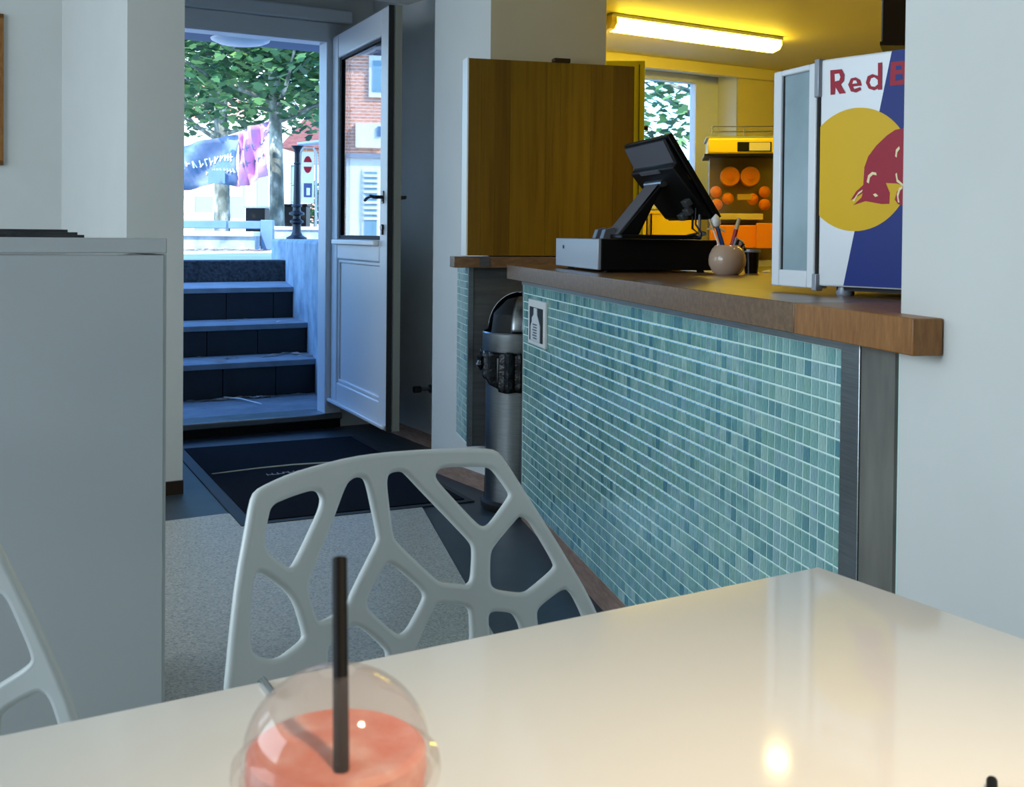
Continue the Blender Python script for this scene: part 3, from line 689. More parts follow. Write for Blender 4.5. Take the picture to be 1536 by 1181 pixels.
for i in range(nc):
    a0 = TE-(i+1)*pw+gap/2
    for j in range(26):
        c0 = TB+j*ph_+gap/2
        if i < NEAR and 3 <= j:
            o = bpy.data.objects.new('tile', proto_me); COL.objects.link(o); o.location = FC.P(a0, 0, c0)-offp+Vector((random.uniform(-1, 1), random.uniform(-1, 1), 0))*.0004
            o.parent = ctr; o.matrix_parent_inverse = Matrix.Translation(-ctr.location)
        else: bt.add(*tile_verts(a0, c0))
bt.build('mosaic_tiles', 'tile', ctr, smooth=0, kind='stuff')
# oak worktop
wt = thing('oak_worktop', 'thick oak worktop lying on the tiled counter', 'worktop', FC.P(1.2, .3, .912))
B(FC).prism([(-.055, -.05), (2.30, -.05), (2.30, .62), (-.055, .62)], .912, ZT).build('slab', 'worktop', wt, bevel=.002)
B(FC).prism([(2.301, -.05), (2.664, -.05), (2.664, -.002), (2.548, -.002), (2.548, .62), (2.301, .62)], .912, ZT).build('end_block', 'worktop_end', wt, bevel=.002, label='end block with upright oak grain')
# plaque
pq = thing('bottle_plaque', 'small white framed black plaque with a white bottle shape on the tiles', 'plaque', FC.P(.1, 0, .7))
def fc_at(x, y, b0=-.004): return FC.L(at_plane(x, y, FC.P(0, b0, 0), FC.v))
c00, c11 = fc_at(794, 450), fc_at(819, 524)
ptop = fc_at(795, 448)[2]; pbot = fc_at(795, 514)[2]; pa0, pa1 = fc_at(794.5, 480)[0], fc_at(820, 480)[0]
B(FC).box(pa0, pa1, -.010, 0, pbot, ptop).build('frame', 'white_p', pq, bevel=.002)
w_ = pa1-pa0; h_ = ptop-pbot
B(FC).box(pa0+w_*.12, pa1-w_*.12, -.012, -.009, pbot+h_*.09, ptop-h_*.16).build('black_field', 'black', pq)
mid = (pa0+pa1)/2
bp = [(-.27, .10), (-.27, .42), (-.2, .52), (-.2, .60), (-.1, .68), (-.09, .83), (.09, .83), (.1, .68), (.2, .56), (.27, .46), (.27, .10)]
B(FC).prism_ac([(mid+x*w_, pbot+z*h_) for x, z in bp], -.0145, -.0115).build('bottle_shape', 'paper', pq)
b = B(FC)
for k in range(6): b.box(mid-.10*w_-(k % 2)*.04*w_, mid+.10*w_, -.0155, -.0145, pbot+h_*(.15+.06*k), pbot+h_*(.18+.06*k))
b.build('print', 'grey_plastic', pq)

# left counter stub, shelf, oak cupboard
FS = Frame((-.172, 4.53), u=(.976, .218))      # front of the stub: a to the right, b away
stub = thing('counter_stub', 'short counter stub behind the bin with tiled side and dark end', 'counter', FS.P(.3, .1, 0))
zb1, zt1 = .205, .945
B(FS).box(.012, .62, 0, .060, zb1, zt1).build('dark_end_panel', 'dark_steel', stub)
B(FS).box(.0016, .012, .0, .315, zb1, zt1).build('grout_bed', 'grout', stub)
b = B(FS)
for i in range(10):
    for j in range(24):
        y0 = .022+i*.0285; c0 = zb1+.008+j*.0305
        if c0+.028 > zt1: continue
        b.box(-.0, .006, y0, y0+.0257, c0, c0+.0278)
b.build('mosaic_tiles', 'tile', stub, smooth=0, kind='stuff')
B(FS).box(-.006, .014, -.004, .018, zb1, zt1).build('corner_strip', 'steel', stub)
sh = thing('oak_shelf', 'oak shelf board below the tall oak cupboard', 'shelf', FS.P(.3, .1, .945))
b = B(FS); b.box(-.075, .46, -.05, .060, .945, .99); b.build('board', 'worktop', sh, bevel=.002)
B(FS).box(.03, .075, -.052, -.049, .95, .985).build('metal_plate', 'dark_steel', sh)
FK = Frame((-.171, 4.47), 15)
def fk(x, y): return FK.L(at_plane(x, y, FK.o, FK.v))
k0, k1 = fk(703.5, 85), fk(952, 99); kz1 = (k0[2]+k1[2])/2; kw_ = k1[0]-k0[0]
cup = thing('oak_cupboard', 'flat oak veneered cupboard mounted on the cream wall above the bin', 'cupboard', FK.P(k0[0], .05, .99))
B(FK).box(k0[0], k1[0], .012, .090, .995, kz1-.006).build('body', 'dark_brown', cup)
B(FK).box(k0[0]-.006, k0[0], -.002, .090, .995, kz1).build('side_edge', 'white_p', cup, label='white left edge')
planks = [.0, .075, .155, .245, .46, .545, .73, .87, 1.0]
for i in range(len(planks)-1):
    B(FK).box(k0[0]+planks[i]*kw_+.0004, k0[0]+planks[i+1]*kw_-.0004, 0, .012, .995, kz1-.004).build('oak_board', 'oak', cup)
B(FK).box(k0[0]+.50*kw_, k0[0]+.6*kw_, -.01, .03, kz1-.004, kz1+.014).build('hinge_plate', 'dark_brown', cup, bevel=.003)

# ------------------------------------------------------------------ bin
bx_, by_ = .042, 4.365; br = .152
bin_ = thing('dome_bin', 'brushed steel dome top bin with black liner behind the counter end', 'bin', (bx_, by_, 0))
B().lathe((bx_, by_, 0), [(.0, .0), (br-.002, 0), (br+.006, .012), (br+.006, .03), (br-.004, .04), (0, .04)], 40).build('base_ring', 'rubber', bin_)
B().lathe((bx_, by_, 0), [(br-.010, .035), (br-.010, .60), (0, .60)], 40).build('body', 'steel', bin_)
def ruff(u_, v_):
    a = 2*PI*u_; r = br+.010*math.sin(a*9)+.006*math.sin(a*23+1)-.012*(1-v_)*0; drop = .115+.06*math.sin(a-3.7)+.012*math.sin(a*5)
    return (bx_+r*(1+.03*v_)*math.cos(a), by_+r*(1+.03*v_)*math.sin(a), .625-drop*v_)
B().quadgrid(ruff, 90, 8).build('bin_liner', 'bag', bin_, solid=.003)
kx = Vector((bx_-br-.008, by_-.05, .575))
b = B(); b.lathe(tuple(kx), [(.0, -.03), (.008, -.02), (.02, -.005), (.012, .012), (.02, .03), (.0, .035)], 8); b.build('liner_knot', 'bag', bin_)
B().lathe((bx_, by_, 0), [(br-.006, .622), (br+.002, .625), (br+.004, .63), (br+.004, .695), (br, .70), (br-.006, .69)], 40).build('band', 'steel', bin_)
nseg = 40; prof = [(br*math.cos(t), .70+.155*math.sin(t)) for t in [k*PI/2/12 for k in range(13)]]
def skip(i, k):
    a = (k+.5)/nseg*360; d = abs((a-215+180) % 360-180); el = (i+.5)/12*90
    return d < 66 and el < 80
B().lathe((bx_, by_, 0), prof, nseg, skip).build('dome', 'steel', bin_, solid=.004)
b = B(); b.lathe((bx_+.01, by_, 0), [(br-.02, .60), (br-.02, .69), (br*.8, .77), (br*.45, .825), (0, .84)], 32, lambda i, k: False); b.build('inside_shade', 'rubber', bin_)  # black body stands in for the shade inside the dome
def flap(u_, v_):
    a = math.radians(252+(u_)*80); r = br-.012; e = v_*PI/2*.80
    return (bx_+r*math.cos(e)*math.cos(a), by_+r*math.cos(e)*math.sin(a), .70+.145*math.sin(e))
B().quadgrid(flap, 14, 12).build('swing_flap', 'steel', bin_, solid=.003)

# ------------------------------------------------------------------ cash drawer and till
dr = thing('cash_drawer', 'black cash drawer with a grey metal front on the oak worktop', 'cash drawer', FC.P(.56, .24, ZT))
d0, d1 = .315, .815
B(FC).box(d0, d1, .058, .44, ZT+.008, ZT+.104).build('body', 'black', dr, bevel=.003)
B(FC).box(d0-.004, d1+.002, .046, .058, ZT+.008, ZT+.105).build('front', 'grey_metal', dr, bevel=.003)
B(FC).tube([(d0+.1, .0455, ZT+.075), (d0+.1, .043, ZT+.075)], .006, 10).build('lock', 'dark_steel', dr)
for x in (d0+.04, d1-.04):
    for y in (.09, .40): B(FC).tube([(x, y, ZT), (x, y, ZT+.009)], .012, 10).build('foot', 'rubber', dr)
ZD = ZT+.105
till = thing('till_monitor', 'black touchscreen till tilted back on its stand above the drawer', 'monitor', FC.P(.74, .24, ZD))
an, af = .953, .54
b0_, z0_, b1_, z1_ = .232, 1.392, .395, 1.142
tx, tz = b1_-b0_, z1_-z0_; L_ = math.hypot(tx, tz); nx, nz = tz/L_, -tx/L_     # normal pointing to the back, down-left
q = lambda s, t: (b0_+tx*s+nx*t, z0_+tz*s+nz*t)
B(FC).prism_bc([q(0, 0), q(1, 0), q(1, .018), q(0, .018)], af, an).build('screen_frame', 'black', till, bevel=.003)
B(FC).prism_bc([q(.02, .018), q(.98, .018), q(.95, .032), q(.30, .055), q(.28, .036), q(.02, .030)], af+.02, an-.012).build('back_shell', 'black', till, bevel=.006)
B(FC).prism_bc([q(.03, .028), q(.27, .034), q(.27, .037), q(.03, .031)], af+.03, an-.02).build('lit_back_area', 'grey_plastic', till)  # grey stands for light on the upper part of the black back
B(FC).prism_bc([q(.30, .055), q(.34, .053), q(.34, .058), q(.30, .060)], af+.12, an-.12).build('vent_strip', 'grey_plastic', till)
b = B(FC); b.prism_bc([(.275, 1.262), (.245, 1.235), (.118, ZD+.012), (.185, ZD+.012)], .68, .80); b.build('stand_arm', 'black', till, bevel=.006)
B(FC).prism_bc([(.262, 1.262), (.240, 1.238), (.113, ZD+.014), (.120, ZD+.013)], .682, .798).build('arm_cover', 'grey_plastic', till, bevel=.003)
B(FC).tube([(.66, .258, 1.247), (.82, .258, 1.247)], .012, 12).build('hinge', 'steel', till)
B(FC).box(.60, .88, .10, .36, ZD, ZD+.014).build('foot_plate', 'black', till, bevel=.004)
for a_ in (.655, .735): B(FC).prism_bc([(.075, ZD), (.085, ZD+.03), (.115, ZD+.036), (.13, ZD)], a_, a_+.035).build('foot_clip', 'grey_plastic', till, bevel=.002)
for k, (p, r) in enumerate(((q(.86, .04), .004), (q(.9, .035), .005), (q(.80, .045), .003))):
    a = .86+.03*k
    B(FC).tube([(a, p[0], p[1]), (a+.01, p[0]-.005, p[1]-.05), (a+.02, p[0]+.01, ZD+.02), (a-.03, p[0]-.03+.03*k, ZD+.006), (a-.1, p[0]-.10, ZD+.006)], r, 6).build('cable', 'grey_plastic' if k == 1 else 'black', till)
b = B(FC)
for s_, a in ((.68, .90), (.78, .87), (.84, .80)): p = q(s_, .045); p2 = q(s_+.07, .045); p3 = q(s_+.07, .065); p4 = q(s_, .065); b.prism_bc([p, p2, p3, p4], a-.02, a+.02)
b.build('connector', 'dark_steel', till, bevel=.002)

# ------------------------------------------------------------------ pen pot
pp = at_z(1095, 413, ZT); pp = Vector((pp.x, pp.y+.045, ZT)); pr_ = .0565
pot = thing('pen_pot', 'round tan glazed pot holding pens beside the cash drawer', 'pot', pp)
B().lathe(pp, [(.0, 0), (.034, .0), (.044, .008), (.0555, .030), (pr_, .045), (.0545, .060), (.046, .078), (.036, .088), (.031, .090), (.029, .087), (.040, .07), (.048, .045), (.035, .012), (0, .010)], 32).build('bowl', 'pot', pot)
def pen(name, label, mat, p0, p1, r, capmat=None, extra=None):
    p0, p1 = Vector(p0), Vector(p1); t = thing(name, label, 'pen' if 'pen' in name else 'stick', p0)
    B().tube([p0, p1], r, 8).build('barrel', mat, t)
    d = (p1-p0).normalized()
    if capmat: B().tube([p1-d*.001, p1+d*.035], r*1.05, 8, r*.8).build('cap', capmat, t)
    return t
o = pp
pen('pen', 'dark blue pen leaning left in the tan pot', 'blue_p', o+Vector((.006, 0, .03)), o+Vector((-.028, .0, .135)), .0055, 'blue_p')
pen('pen', 'thin white pen leaning far left in the tan pot', 'white_p', o+Vector((-.005, -.01, .03)), o+Vector((-.045, -.01, .135)), .003, 'tan_p')
pen('pen', 'red pen with a beige cap leaning right in the tan pot', 'red_p', o+Vector((.0, .005, .03)), o+Vector((.028, .01, .138)), .0065, 'tan_p')
pw_ = thing('topper_pen', 'pen topped with a white ball shaped figure in the tan pot', 'pen', o+Vector((0, .004, .03)))
B().tube([o+Vector((0, .006, .03)), o+Vector((-.034, .0, .145))], .004, 8).build('barrel', 'blue_p', pw_)
B().lathe(o+Vector((-.036, .0, .142)), [(0, 0), (.012, .004), (.0155, .014), (.0145, .026), (.008, .034), (.003, .040), (0, .042)], 14).build('white_top', 'white_p', pw_)
b = B(); b.tube([o+Vector((-.036, 0, .146)), o+Vector((-.062, 0, .136))], .005, 6, .003); b.tube([o+Vector((-.036, 0, .146)), o+Vector((-.006, 0, .130))], .005, 6, .003); b.build('arms', 'tan_p', pw_)
kb = thing('key_bundle', 'dark and silver clips bundled at the right rim of the tan pot', 'clips', o+Vector((.03, 0, .08)))
for k in range(4): B().tube([o+Vector((.012+.006*k, -.004+.004*k, .06)), o+Vector((.026+.007*k, -.004, .112-.006*k)), o+Vector((.048+.002*k, .0, .098-.008*k))], .004, 6).build('clip', 'black' if k % 2 else 'grey_metal', kb)
# small dark cup and paper scrap
dp = at_z(1133, 411, ZT); dp.y += .06
dc = thing('dark_beaker', 'small dark beaker standing just right of the tan pot', 'cup', (dp.x, dp.y, ZT))
B().lathe((dp.x, dp.y, ZT), [(0, 0), (.020, 0), (.026, .07), (.0265, .072), (.024, .072), (.018, .004), (0, .004)], 24).build('beaker_body', 'black_gloss', dc)
B().lathe((dp.x, dp.y, ZT), [(.0262, .066), (.0285, .068), (.0285, .076), (.024, .076)], 24).build('rim', 'grey_metal', dc)
sp_ = at_z(1150, 409, ZT); tag(B().add([tuple(sp_+Vector((-.012, 0, .001))), tuple(sp_+Vector((.012, -.004, .001))), tuple(sp_+Vector((.014, .02, .008))), tuple(sp_+Vector((-.008, .022, .003)))], [(0, 1, 2, 3)]).build('paper_scrap', 'paper', solid=.001), 'small white paper scrap on the worktop beside the fridge', 'paper')

# ------------------------------------------------------------------ countertop fridge
cor = at_z(1226, 437, ZT+.012); 
Yc = 2.20; cor = at_y(1226.5, 437, Yc); zF0 = ZT+.018
FF = Frame((cor.x, cor.y), u=(.639, -.769))      # a along the printed side, b towards the kitchen
zF1 = at_y(1228, 90, Yc).z
fr = thing('countertop_fridge', 'small countertop drinks fridge with printed side and glass door', 'fridge', FF.P(.2, .2, ZT))
SW = .40
B(FF).box(0, SW, 0, .40, zF0, zF1).build('cabinet', 'fridge_white', fr, bevel=.004)
for x in (.04, SW-.05):
    for y in (.035, .35): B(FF).lathe((x, y, ZT), [(0, 0), (.016, 0), (.018, .004), (.016, .02), (0, .02)], 14).build('foot', 'grey_metal', fr)
B(FF).box(.03, SW-.02, .02, .38, zF0-.008, zF0).build('base_tray', 'black', fr)
# hinged glass door swung open to the left
far_ = at_y(1160, 427, Yc*1.066); FD = Frame((FF.P(-.004, -.003, 0).x, FF.P(-.004, -.003, 0).y), u=(far_.x-cor.x, far_.y-cor.y))
DW = (Vector((far_.x, far_.y))-Vector((cor.x, cor.y))).length; dz0, dz1 = zF0-.006, zF1-.004
b = B(FD); fs = DW*.20
for x0, x1, z0, z1 in ((.006, fs, dz0, dz1), (DW-fs*.9, DW, dz0, dz1), (fs, DW-fs*.9, dz0, dz0+.035), (fs, DW-fs*.9, dz1-.012, dz1)): b.box(x0, x1, -.034, 0, z0, z1)
fd = b.build('door', 'fridge_white', fr, bevel=.003)
B(FD).box(fs, DW-fs*.9, -.012, -.008, dz0+.035, dz1-.012).build('glass_pane', 'fglass', fd)
b = B(FD); b.box(fs-.002, fs+.003, -.03, -.006, dz0+.03, dz1-.01); b.box(DW-fs*.9-.003, DW-fs*.9+.002, -.03, -.006, dz0+.03, dz1-.01); b.build('door_seal', 'rubber', fd)
b = B(FD); b.box(-.006, .009, -.014, .003, dz1-.07, dz1+.006); b.box(-.006, .009, -.014, .003, dz0-.004, dz0+.03); b.build('hinge', 'grey_metal', fr, bevel=.002)
B(FD).box(-.003, .005, -.03, -.003, dz0+.03, dz1-.07).build('gap_seal', 'rubber', fr)
# printed side: flat print measured on the photograph's side panel
def ff(x, y, b0=0): p = FF.L(at_plane(x, y, FF.P(0, b0, 0), FF.v)); return (p[0], p[2])
def flat(name, pts, mat, lvl): 
    return B(FF).prism_ac(pts, -.0004*lvl-.0002, -.0004*lvl).build(name, mat, fr, smooth=0)
e1 = ff(1338, 76); e2 = ff(1265, 438); e1 = (e1[0], zF1-.001); e2 = (e2[0], zF0+.003)
flat('blue_field', [e1, e2, (SW-.003, zF0+.003), (SW-.003, zF1-.001)], 'f_blue', 1)
c1 = ff(1283, 162); c2 = ff(1283, 347); cz = (c1[1]+c2[1])/2; cr = (c1[1]-c2[1])/2; ca = ff(1283, 254)[0]
ed = [(ca+cr*math.cos(t), cz+cr*math.sin(t)) for t in [2*PI*k/64 for k in range(64)]]
def clipa(poly, a0):
    r = []
    for i in range(len(poly)):
        p, q_ = poly[i], poly[(i+1) % len(poly)]
        if p[0] >= a0: r.append(p)
        if (p[0]-a0)*(q_[0]-a0) < 0: t = (a0-p[0])/(q_[0]-p[0]); r.append((a0, p[1]+t*(q_[1]-p[1])))
    return r
flat('yellow_disc', clipa(ed, .0015), 'f_yel', 2)
zb = lambda x, y: ff(1120+x/2.4615, 60+y/2.4604)
bull = [(385, 592), (405, 560), (432, 535), (436, 470), (450, 430), (480, 390), (520, 352), (550, 332), (583, 325), (640, 322), (700, 340), (760, 330), (800, 360), (780, 420), (800, 520), (770, 530), (740, 470), (690, 480), (640, 500), (600, 530), (579, 538), (579, 612), (560, 606), (548, 590), (556, 560), (579, 538), (556, 530), (515, 528), (530, 565), (528, 605), (500, 606), (440, 595), (395, 610), (425, 582), (430, 565), (410, 578)]
flat('bull_emblem', [zb(*p) for p in bull], 'f_red', 3)
for nm, pts in (('eye_mark', [(468, 570), (478, 566), (488, 576), (476, 580)]), ('ear_line', [(445, 525), (450, 500), (465, 487), (480, 490), (482, 500), (468, 497), (457, 508), (453, 530)]), ('shoulder_line', [(550, 430), (553, 405), (565, 392), (567, 402), (558, 415), (556, 434)]),
                ('horn_line', [(393, 594), (415, 562), (430, 552), (428, 560), (412, 572), (398, 598)]), ('leg_line', [(556, 490), (560, 515), (579, 532), (579, 540), (556, 524), (551, 495)]), ('knee_line', [(556, 570), (565, 545), (577, 540), (577, 548), (568, 556), (562, 578), (566, 600), (560, 600)])):
    flat(nm, [zb(*p) for p in pts], 'f_line', 4)
for nm, outl, hol in (
    ('letter_r', [(310, 112), (352, 108), (362, 128), (360, 150), (348, 165), (366, 196), (344, 199), (328, 172), (326, 201), (311, 203)], [(327, 126), (343, 124), (348, 137), (343, 150), (328, 153)]),
    ('letter_e', [(376, 165), (386, 142), (404, 138), (420, 148), (425, 168), (392, 172), (398, 182), (420, 174), (424, 184), (404, 194), (386, 190)], [(392, 162), (396, 150), (406, 150), (410, 160)]),
    ('letter_d', [(486, 85), (501, 83), (500, 183), (486, 184), (485, 178), (472, 186), (452, 180), (441, 158), (448, 134), (466, 126), (486, 133)], [(456, 158), (462, 142), (474, 138), (486, 148), (486, 164), (475, 173), (462, 171)]),
    ('letter_b', [(534, 82), (580, 77), (592, 90), (592, 108), (582, 116), (596, 128), (596, 152), (584, 164), (530, 170)], [(552, 96), (572, 94), (574, 108), (552, 111)])):
    fl = flat(nm, [zb(*p) for p in outl], 'f_red', 3)
    if nm != 'letter_b': flat('letter_counter', [zb(*p) for p in hol], 'fridge_white', 4)
    else:
        flat('letter_counter', [zb(*p) for p in hol], 'f_blue', 4); flat('letter_counter', [zb(*p) for p in [(551, 128), (576, 125), (579, 146), (550, 151)]], 'f_blue', 4)

# ------------------------------------------------------------------ kitchen
kcn = thing('kitchen_back_counter', 'low kitchen counter along the street wall under the juicer', 'counter', FV.P(2.6, -.35, 0))
B(FV).box(1.80, 5.8, -.62, -.02, .0, .90).build('cabinet', 'kitchen_wall', kcn); B(FV).box(1.78, 5.8, -.65, -.02, .90, .94).build('worktop', 'white_p', kcn, bevel=.004)
tc = thing('tall_kitchen_cabinet', 'yellow green tall cabinet seen past the oak cupboard edge', 'cabinet', (.55, 5.75, 0))
FTC = Frame((.22, 5.70), -4)
tcx = FTC.L(at_plane(967, 150, FTC.o, FTC.v)); tcz = FTC.L(at_plane(940, 91, FTC.o, FTC.v))[2]
B(FTC).box(FTC.L(at_plane(908, 150, FTC.o, FTC.v))[0], tcx[0], 0, .40, 0, tcz).build('body', 'yellow_green', tc, bevel=.003)
B(FTC).box(tcx[0]-.03, tcx[0]-.026, -.004, 0, .1, tcz-.02).build('door_gap', 'dark_brown', tc)
B(FTC).tube([(tcx[0]+.0, .02, 1.64), (tcx[0]+.02, .02, 1.64)], .012, 10).build('knob', 'black', tc)
# juicer
Yj = 6.75; jx0, jx1 = X(1060, Yj), X(1166, Yj); jz = lambda y: Z(1110, y, Yj); jb = .94
FJ = Frame((jx0, Yj), -8); jw = (jx1-jx0)*1.02
jc = thing('orange_juicer', 'automatic orange juicer with oranges behind a smoky cover', 'juicer', FJ.P(jw/2, .2, jb))
B(FJ).box(.02, jw-.02, .17, .42, jb, jz(234)).build('back_housing', 'juicer_body', jc)
B(FJ).box(0, jw, -.02, .42, jz(232), jz(208)).build('top_housing', 'yellow_p', jc, bevel=.012, label='pale yellow top housing')
B(FJ).box(-.02, jw+.01, -.04, .42, jz(235), jz(232)).build('trim_edge', 'black', jc)
B(FJ).box(-.01, jw, -.01, .44, jz(208), jz(205)).build('lid', 'grey_metal', jc)
B(FJ).box(jw*.40, jw*.86, -.026, -.019, jz(228), jz(214)).build('control_panel', 'black', jc, bevel=.003)
B(FJ).box(jw*.56, jw*.84, -.030, -.025, jz(227), jz(215)).build('display', 'screen', jc)
B(FJ).box(.01, jw-.01, -.015, -.009, jz(335), jz(236)).build('cover', 'jglass', jc)
b = B(FJ)
for z in (205, 197, 189): b.tube([(.03, .06, jz(z)), (.03, .36, jz(z)), (jw-.03, .36, jz(z)), (jw-.03, .06, jz(z)), (.03, .06, jz(z))], .003, 6)
for x in (.03, jw-.03, jw*.5): b.tube([(x, .06, jz(206)), (x, .06, jz(189))], .003, 6)
b.build('basket_rail', 'chrome', jc)
for cxp in (1095, 1125):
    a, _, z = FJ.L(at_plane(cxp, 265, FJ.P(0, .10, 0), FJ.v))
    b = B(FJ); b.tube([(a, .06, z), (a, .17, z)], .060, 28); dm = b.build('press_drum', 'orange_in', jc, bevel=.006)
    B(FJ).tube([(a, .045, z), (a, .062, z)], .018, 16).build('drum_hub', 'orange_p', dm)
for (px, py, w_l) in ((1074, 288, 'upper orange under the left press drum'), (1092, 298, 'orange at the spout on its left side'), (1075, 307, 'lowest orange at the left wall'), (1147, 288, 'upper orange under the right press drum'), (1129, 299, 'orange at the spout on its right side'), (1147, 307, 'lowest orange at the right wall')):
    a, _, z = FJ.L(at_plane(px, py, FJ.P(0, .075, 0), FJ.v)); r = .036
    t = thing('orange', w_l+' inside the juicer', 'orange', FJ.P(a, .075, z), 'oranges inside the juicer')
    B(FJ).lathe((a, .075, z), [(0.0001, -r)]+[(r*math.cos(k), r*math.sin(k)) for k in [(-PI/2+PI*i/10) for i in range(1, 10)]]+[(.0001, r)], 16).build('peel', 'orange', t, weld=True)
b = B(FJ); b.box(jw*.42, jw*.62, .04, .09, jz(300), jz(291)); b.build('juice_spout', 'tan_p', jc, bevel=.004)
B(FJ).box(jw*.10, jw*.75, -.06, .15, jz(330), jz(321)).build('drip_tray', 'tan_p', jc, bevel=.003)
B(FJ).box(jw*.05, jw-.0, -.05, .2, jz(372), jz(338)).build('peel_tray', 'orange_p', jc, bevel=.006)
B(FJ).box(jw*.66, jw*1.0, -.09, -.05, jz(372), jz(335)).build('peel_bucket', 'orange_p', jc, bevel=.004)
# yellow crates behind the till
for (x0, x1, y0, Y, lab) in ((975, 1050, 316, 6.9, 'yellow crate on the back counter seen below the till screen'), (948, 972, 288, 6.7, 'pale yellow tub at the window seen left of the till stand')):
    t = thing('yellow_crate', lab, 'crate', (X((x0+x1)/2, Y), Y, .94)); w0, w1, zt2 = X(x0, Y), X(x1, Y), Z(x0, y0, Y)
    b = B(); b.box(w0, w1, Y, Y+.015, .94, zt2); b.box(w0, w1, Y+.2, Y+.215, .94, zt2); b.box(w0, w0+.015, Y, Y+.215, .94, zt2); b.box(w1-.015, w1, Y, Y+.215, .94, zt2); b.box(w0, w1, Y, Y+.215, .94, .955); b.build('box_body', 'yellow_p', t, bevel=.003)
    b = B(); b.box(w0-.008, w1+.008, Y-.008, Y+.006, zt2-.02, zt2); b.build('rim', 'yellow_p', t, bevel=.002)
# fluorescent lamps: the visible one and a second added out of view
l0, l1 = at_z(905, 22, 2.245), at_z(1160, 58, 2.245)
lc = (l0+l1)/2; hl = (l1-l0).length/2
def tube_lamp(c, label):
    FLm = Frame((c.x, c.y), u=((l1-l0).x, (l1-l0).y)); fl = thing('fluorescent_lamp', label, 'lamp', (c.x, c.y, 2.245))
    B(FLm).prism_bc([(-.07, 2.225), (-.075, 2.20), (-.055, 2.172), (0, 2.16), (.055, 2.172), (.075, 2.20), (.07, 2.225)], -hl+.03, hl).build('diffuser', 'tube', fl, bevel=.006)
    B(FLm).box(-hl, hl, -.08, .08, 2.225, 2.243).build('housing', 'grey_metal', fl)
    B(FLm).prism_bc([(-.08, 2.23), (-.085, 2.195), (-.06, 2.165), (0, 2.152), (.06, 2.165), (.085, 2.195), (.08, 2.23)], -hl-.005, -hl+.03).build('end_cap', 'tan_p', fl)
tube_lamp(lc, 'long glowing fluorescent lamp on the yellow kitchen ceiling')
tube_lamp(Vector((2.15, 4.7, 0)), 'second fluorescent lamp added out of view to brighten the kitchen')  # added lamp, unseen, lifts the light on ceiling and cupboard

# dark hanging cabinet behind the right wall
hp = FC.P(2.45, .42, 0)
hg = thing('hanging_cabinet', 'dark brown cabinet hanging from the ceiling above the fridge', 'cabinet', (hp.x, hp.y, 2.2))
hx0 = at_y(1322, 40, 2.35).x; hz = at_y(1330, 63, 2.35).z
B().prism([(hx0, 2.35), (hx0+.5, 2.35), (hx0+.62, 2.6), (hx0+.1, 2.6)], hz, 2.24).build('body', 'dark_brown', hg, bevel=.004)
B().prism([(hx0-.004, 2.345), (hx0+.5, 2.345), (hx0+.62, 2.6), (hx0+.1, 2.6)], hz-.008, hz).build('bottom_edge', 'dark_brown', hg)
# assumed ceiling spots out of the frame whose light lands on the table
for k, (x, y) in enumerate(((.94, 3.8), (1.35, 3.2))):
    t = thing('assumed_ceiling_spotlight', 'small assumed ceiling spotlight above the counter, '+('nearer the till' if k == 0 else 'nearer the fridge'), 'lamp', (x, y, 2.245), 'assumed ceiling spotlights over the counter')
    B().lathe((x, y, 2.245), [(.055, 0), (.055, -.02), (.04, -.02), (.04, -.004)], 24).build('ring', 'chrome', t); B().lathe((x, y, 2.245), [(0, -.006), (.038, -.006), (.038, -.002)], 20).build('bulb', 'bulb', t); sl = light('added_spot_beam', 'SPOT', (x, y, 2.215), 8, (1, .72, .28), (x-.12, y-.05, 0), spot_size=2.4, spot_blend=.6, shadow_soft_size=.04)  # unseen beam added to light the worktop and cupboard

# ================================================================== LEFT SIDE
FCab = Frame((at_y(247.5, 600, 2.33).x, 2.33), 30); 
zc1 = FCab.L(at_plane(248, 357.5, FCab.o, FCab.v))[2]; zc0 = FCab.L(at_plane(248, 381, FCab.o, FCab.v))[2]
sb = thing('white_sideboard', 'tall glossy white sideboard left of the doorway', 'sideboard', FCab.P(-.8, .2, 0))
B(FCab).box(-1.7, 0.002, -.004, .46, zc0+.0015, zc1).build('top_board', 'gloss_white', sb, bevel=.002)
B(FCab).box(-1.69, -.012, .004, .45, .06, zc0-.004).build('body', 'gloss_white', sb, bevel=.002)
B(FCab).box(-1.69, -.004, -.004, .012, .06, zc0-.0025).build('front_panel', 'gloss_white', sb, bevel=.002)
B(FCab).box(-.004+.0, .002, .0, .45, .06, zc0-.001).build('side_panel', 'gloss_white', sb)
B(FCab).box(-1.66, -.03, .03, .43, 0, .06).build('plinth', 'dark_steel', sb)
# magazines on the sideboard
fa = lambda x, y, bb: FCab.L(at_plane(x, y, FCab.P(0, bb, 0), FCab.v))
m1 = fa(121, 352, .1)[0]
for k, (a1, da, mat_, lab) in enumerate(((m1, .34, 'paper_dark', 'dark magazine at the bottom of the small pile on the sideboard'), (m1-.012, .33, 'paper_dark', 'dark folded magazine in the middle of the sideboard pile'), (m1-.03, .31, 'paper_dark', 'uppermost dark magazine of the small pile on the sideboard'))):
    t = thing('magazine', lab, 'magazine', FCab.P(a1-.15, .15, zc1+.0055*k), 'magazines on the sideboard')
    z = zc1+.0055*k
    B(FCab.sub(a1, .06+.01*k, 0, -4+4*k)).box(-da, 0, 0, .22, z+.0008, z+.0046).build('pages', 'paper', t); 
    b = B(FCab.sub(a1, .06+.01*k, 0, -4+4*k)); b.box(-da-.001, .001, -.001, .221, z, z+.0009); b.box(-da-.001, .001, -.001, .221, z+.0045, z+.0054); b.box(-da-.001, .001, -.0015, -.0005, z, z+.0054); b.build('cover', mat_, t)
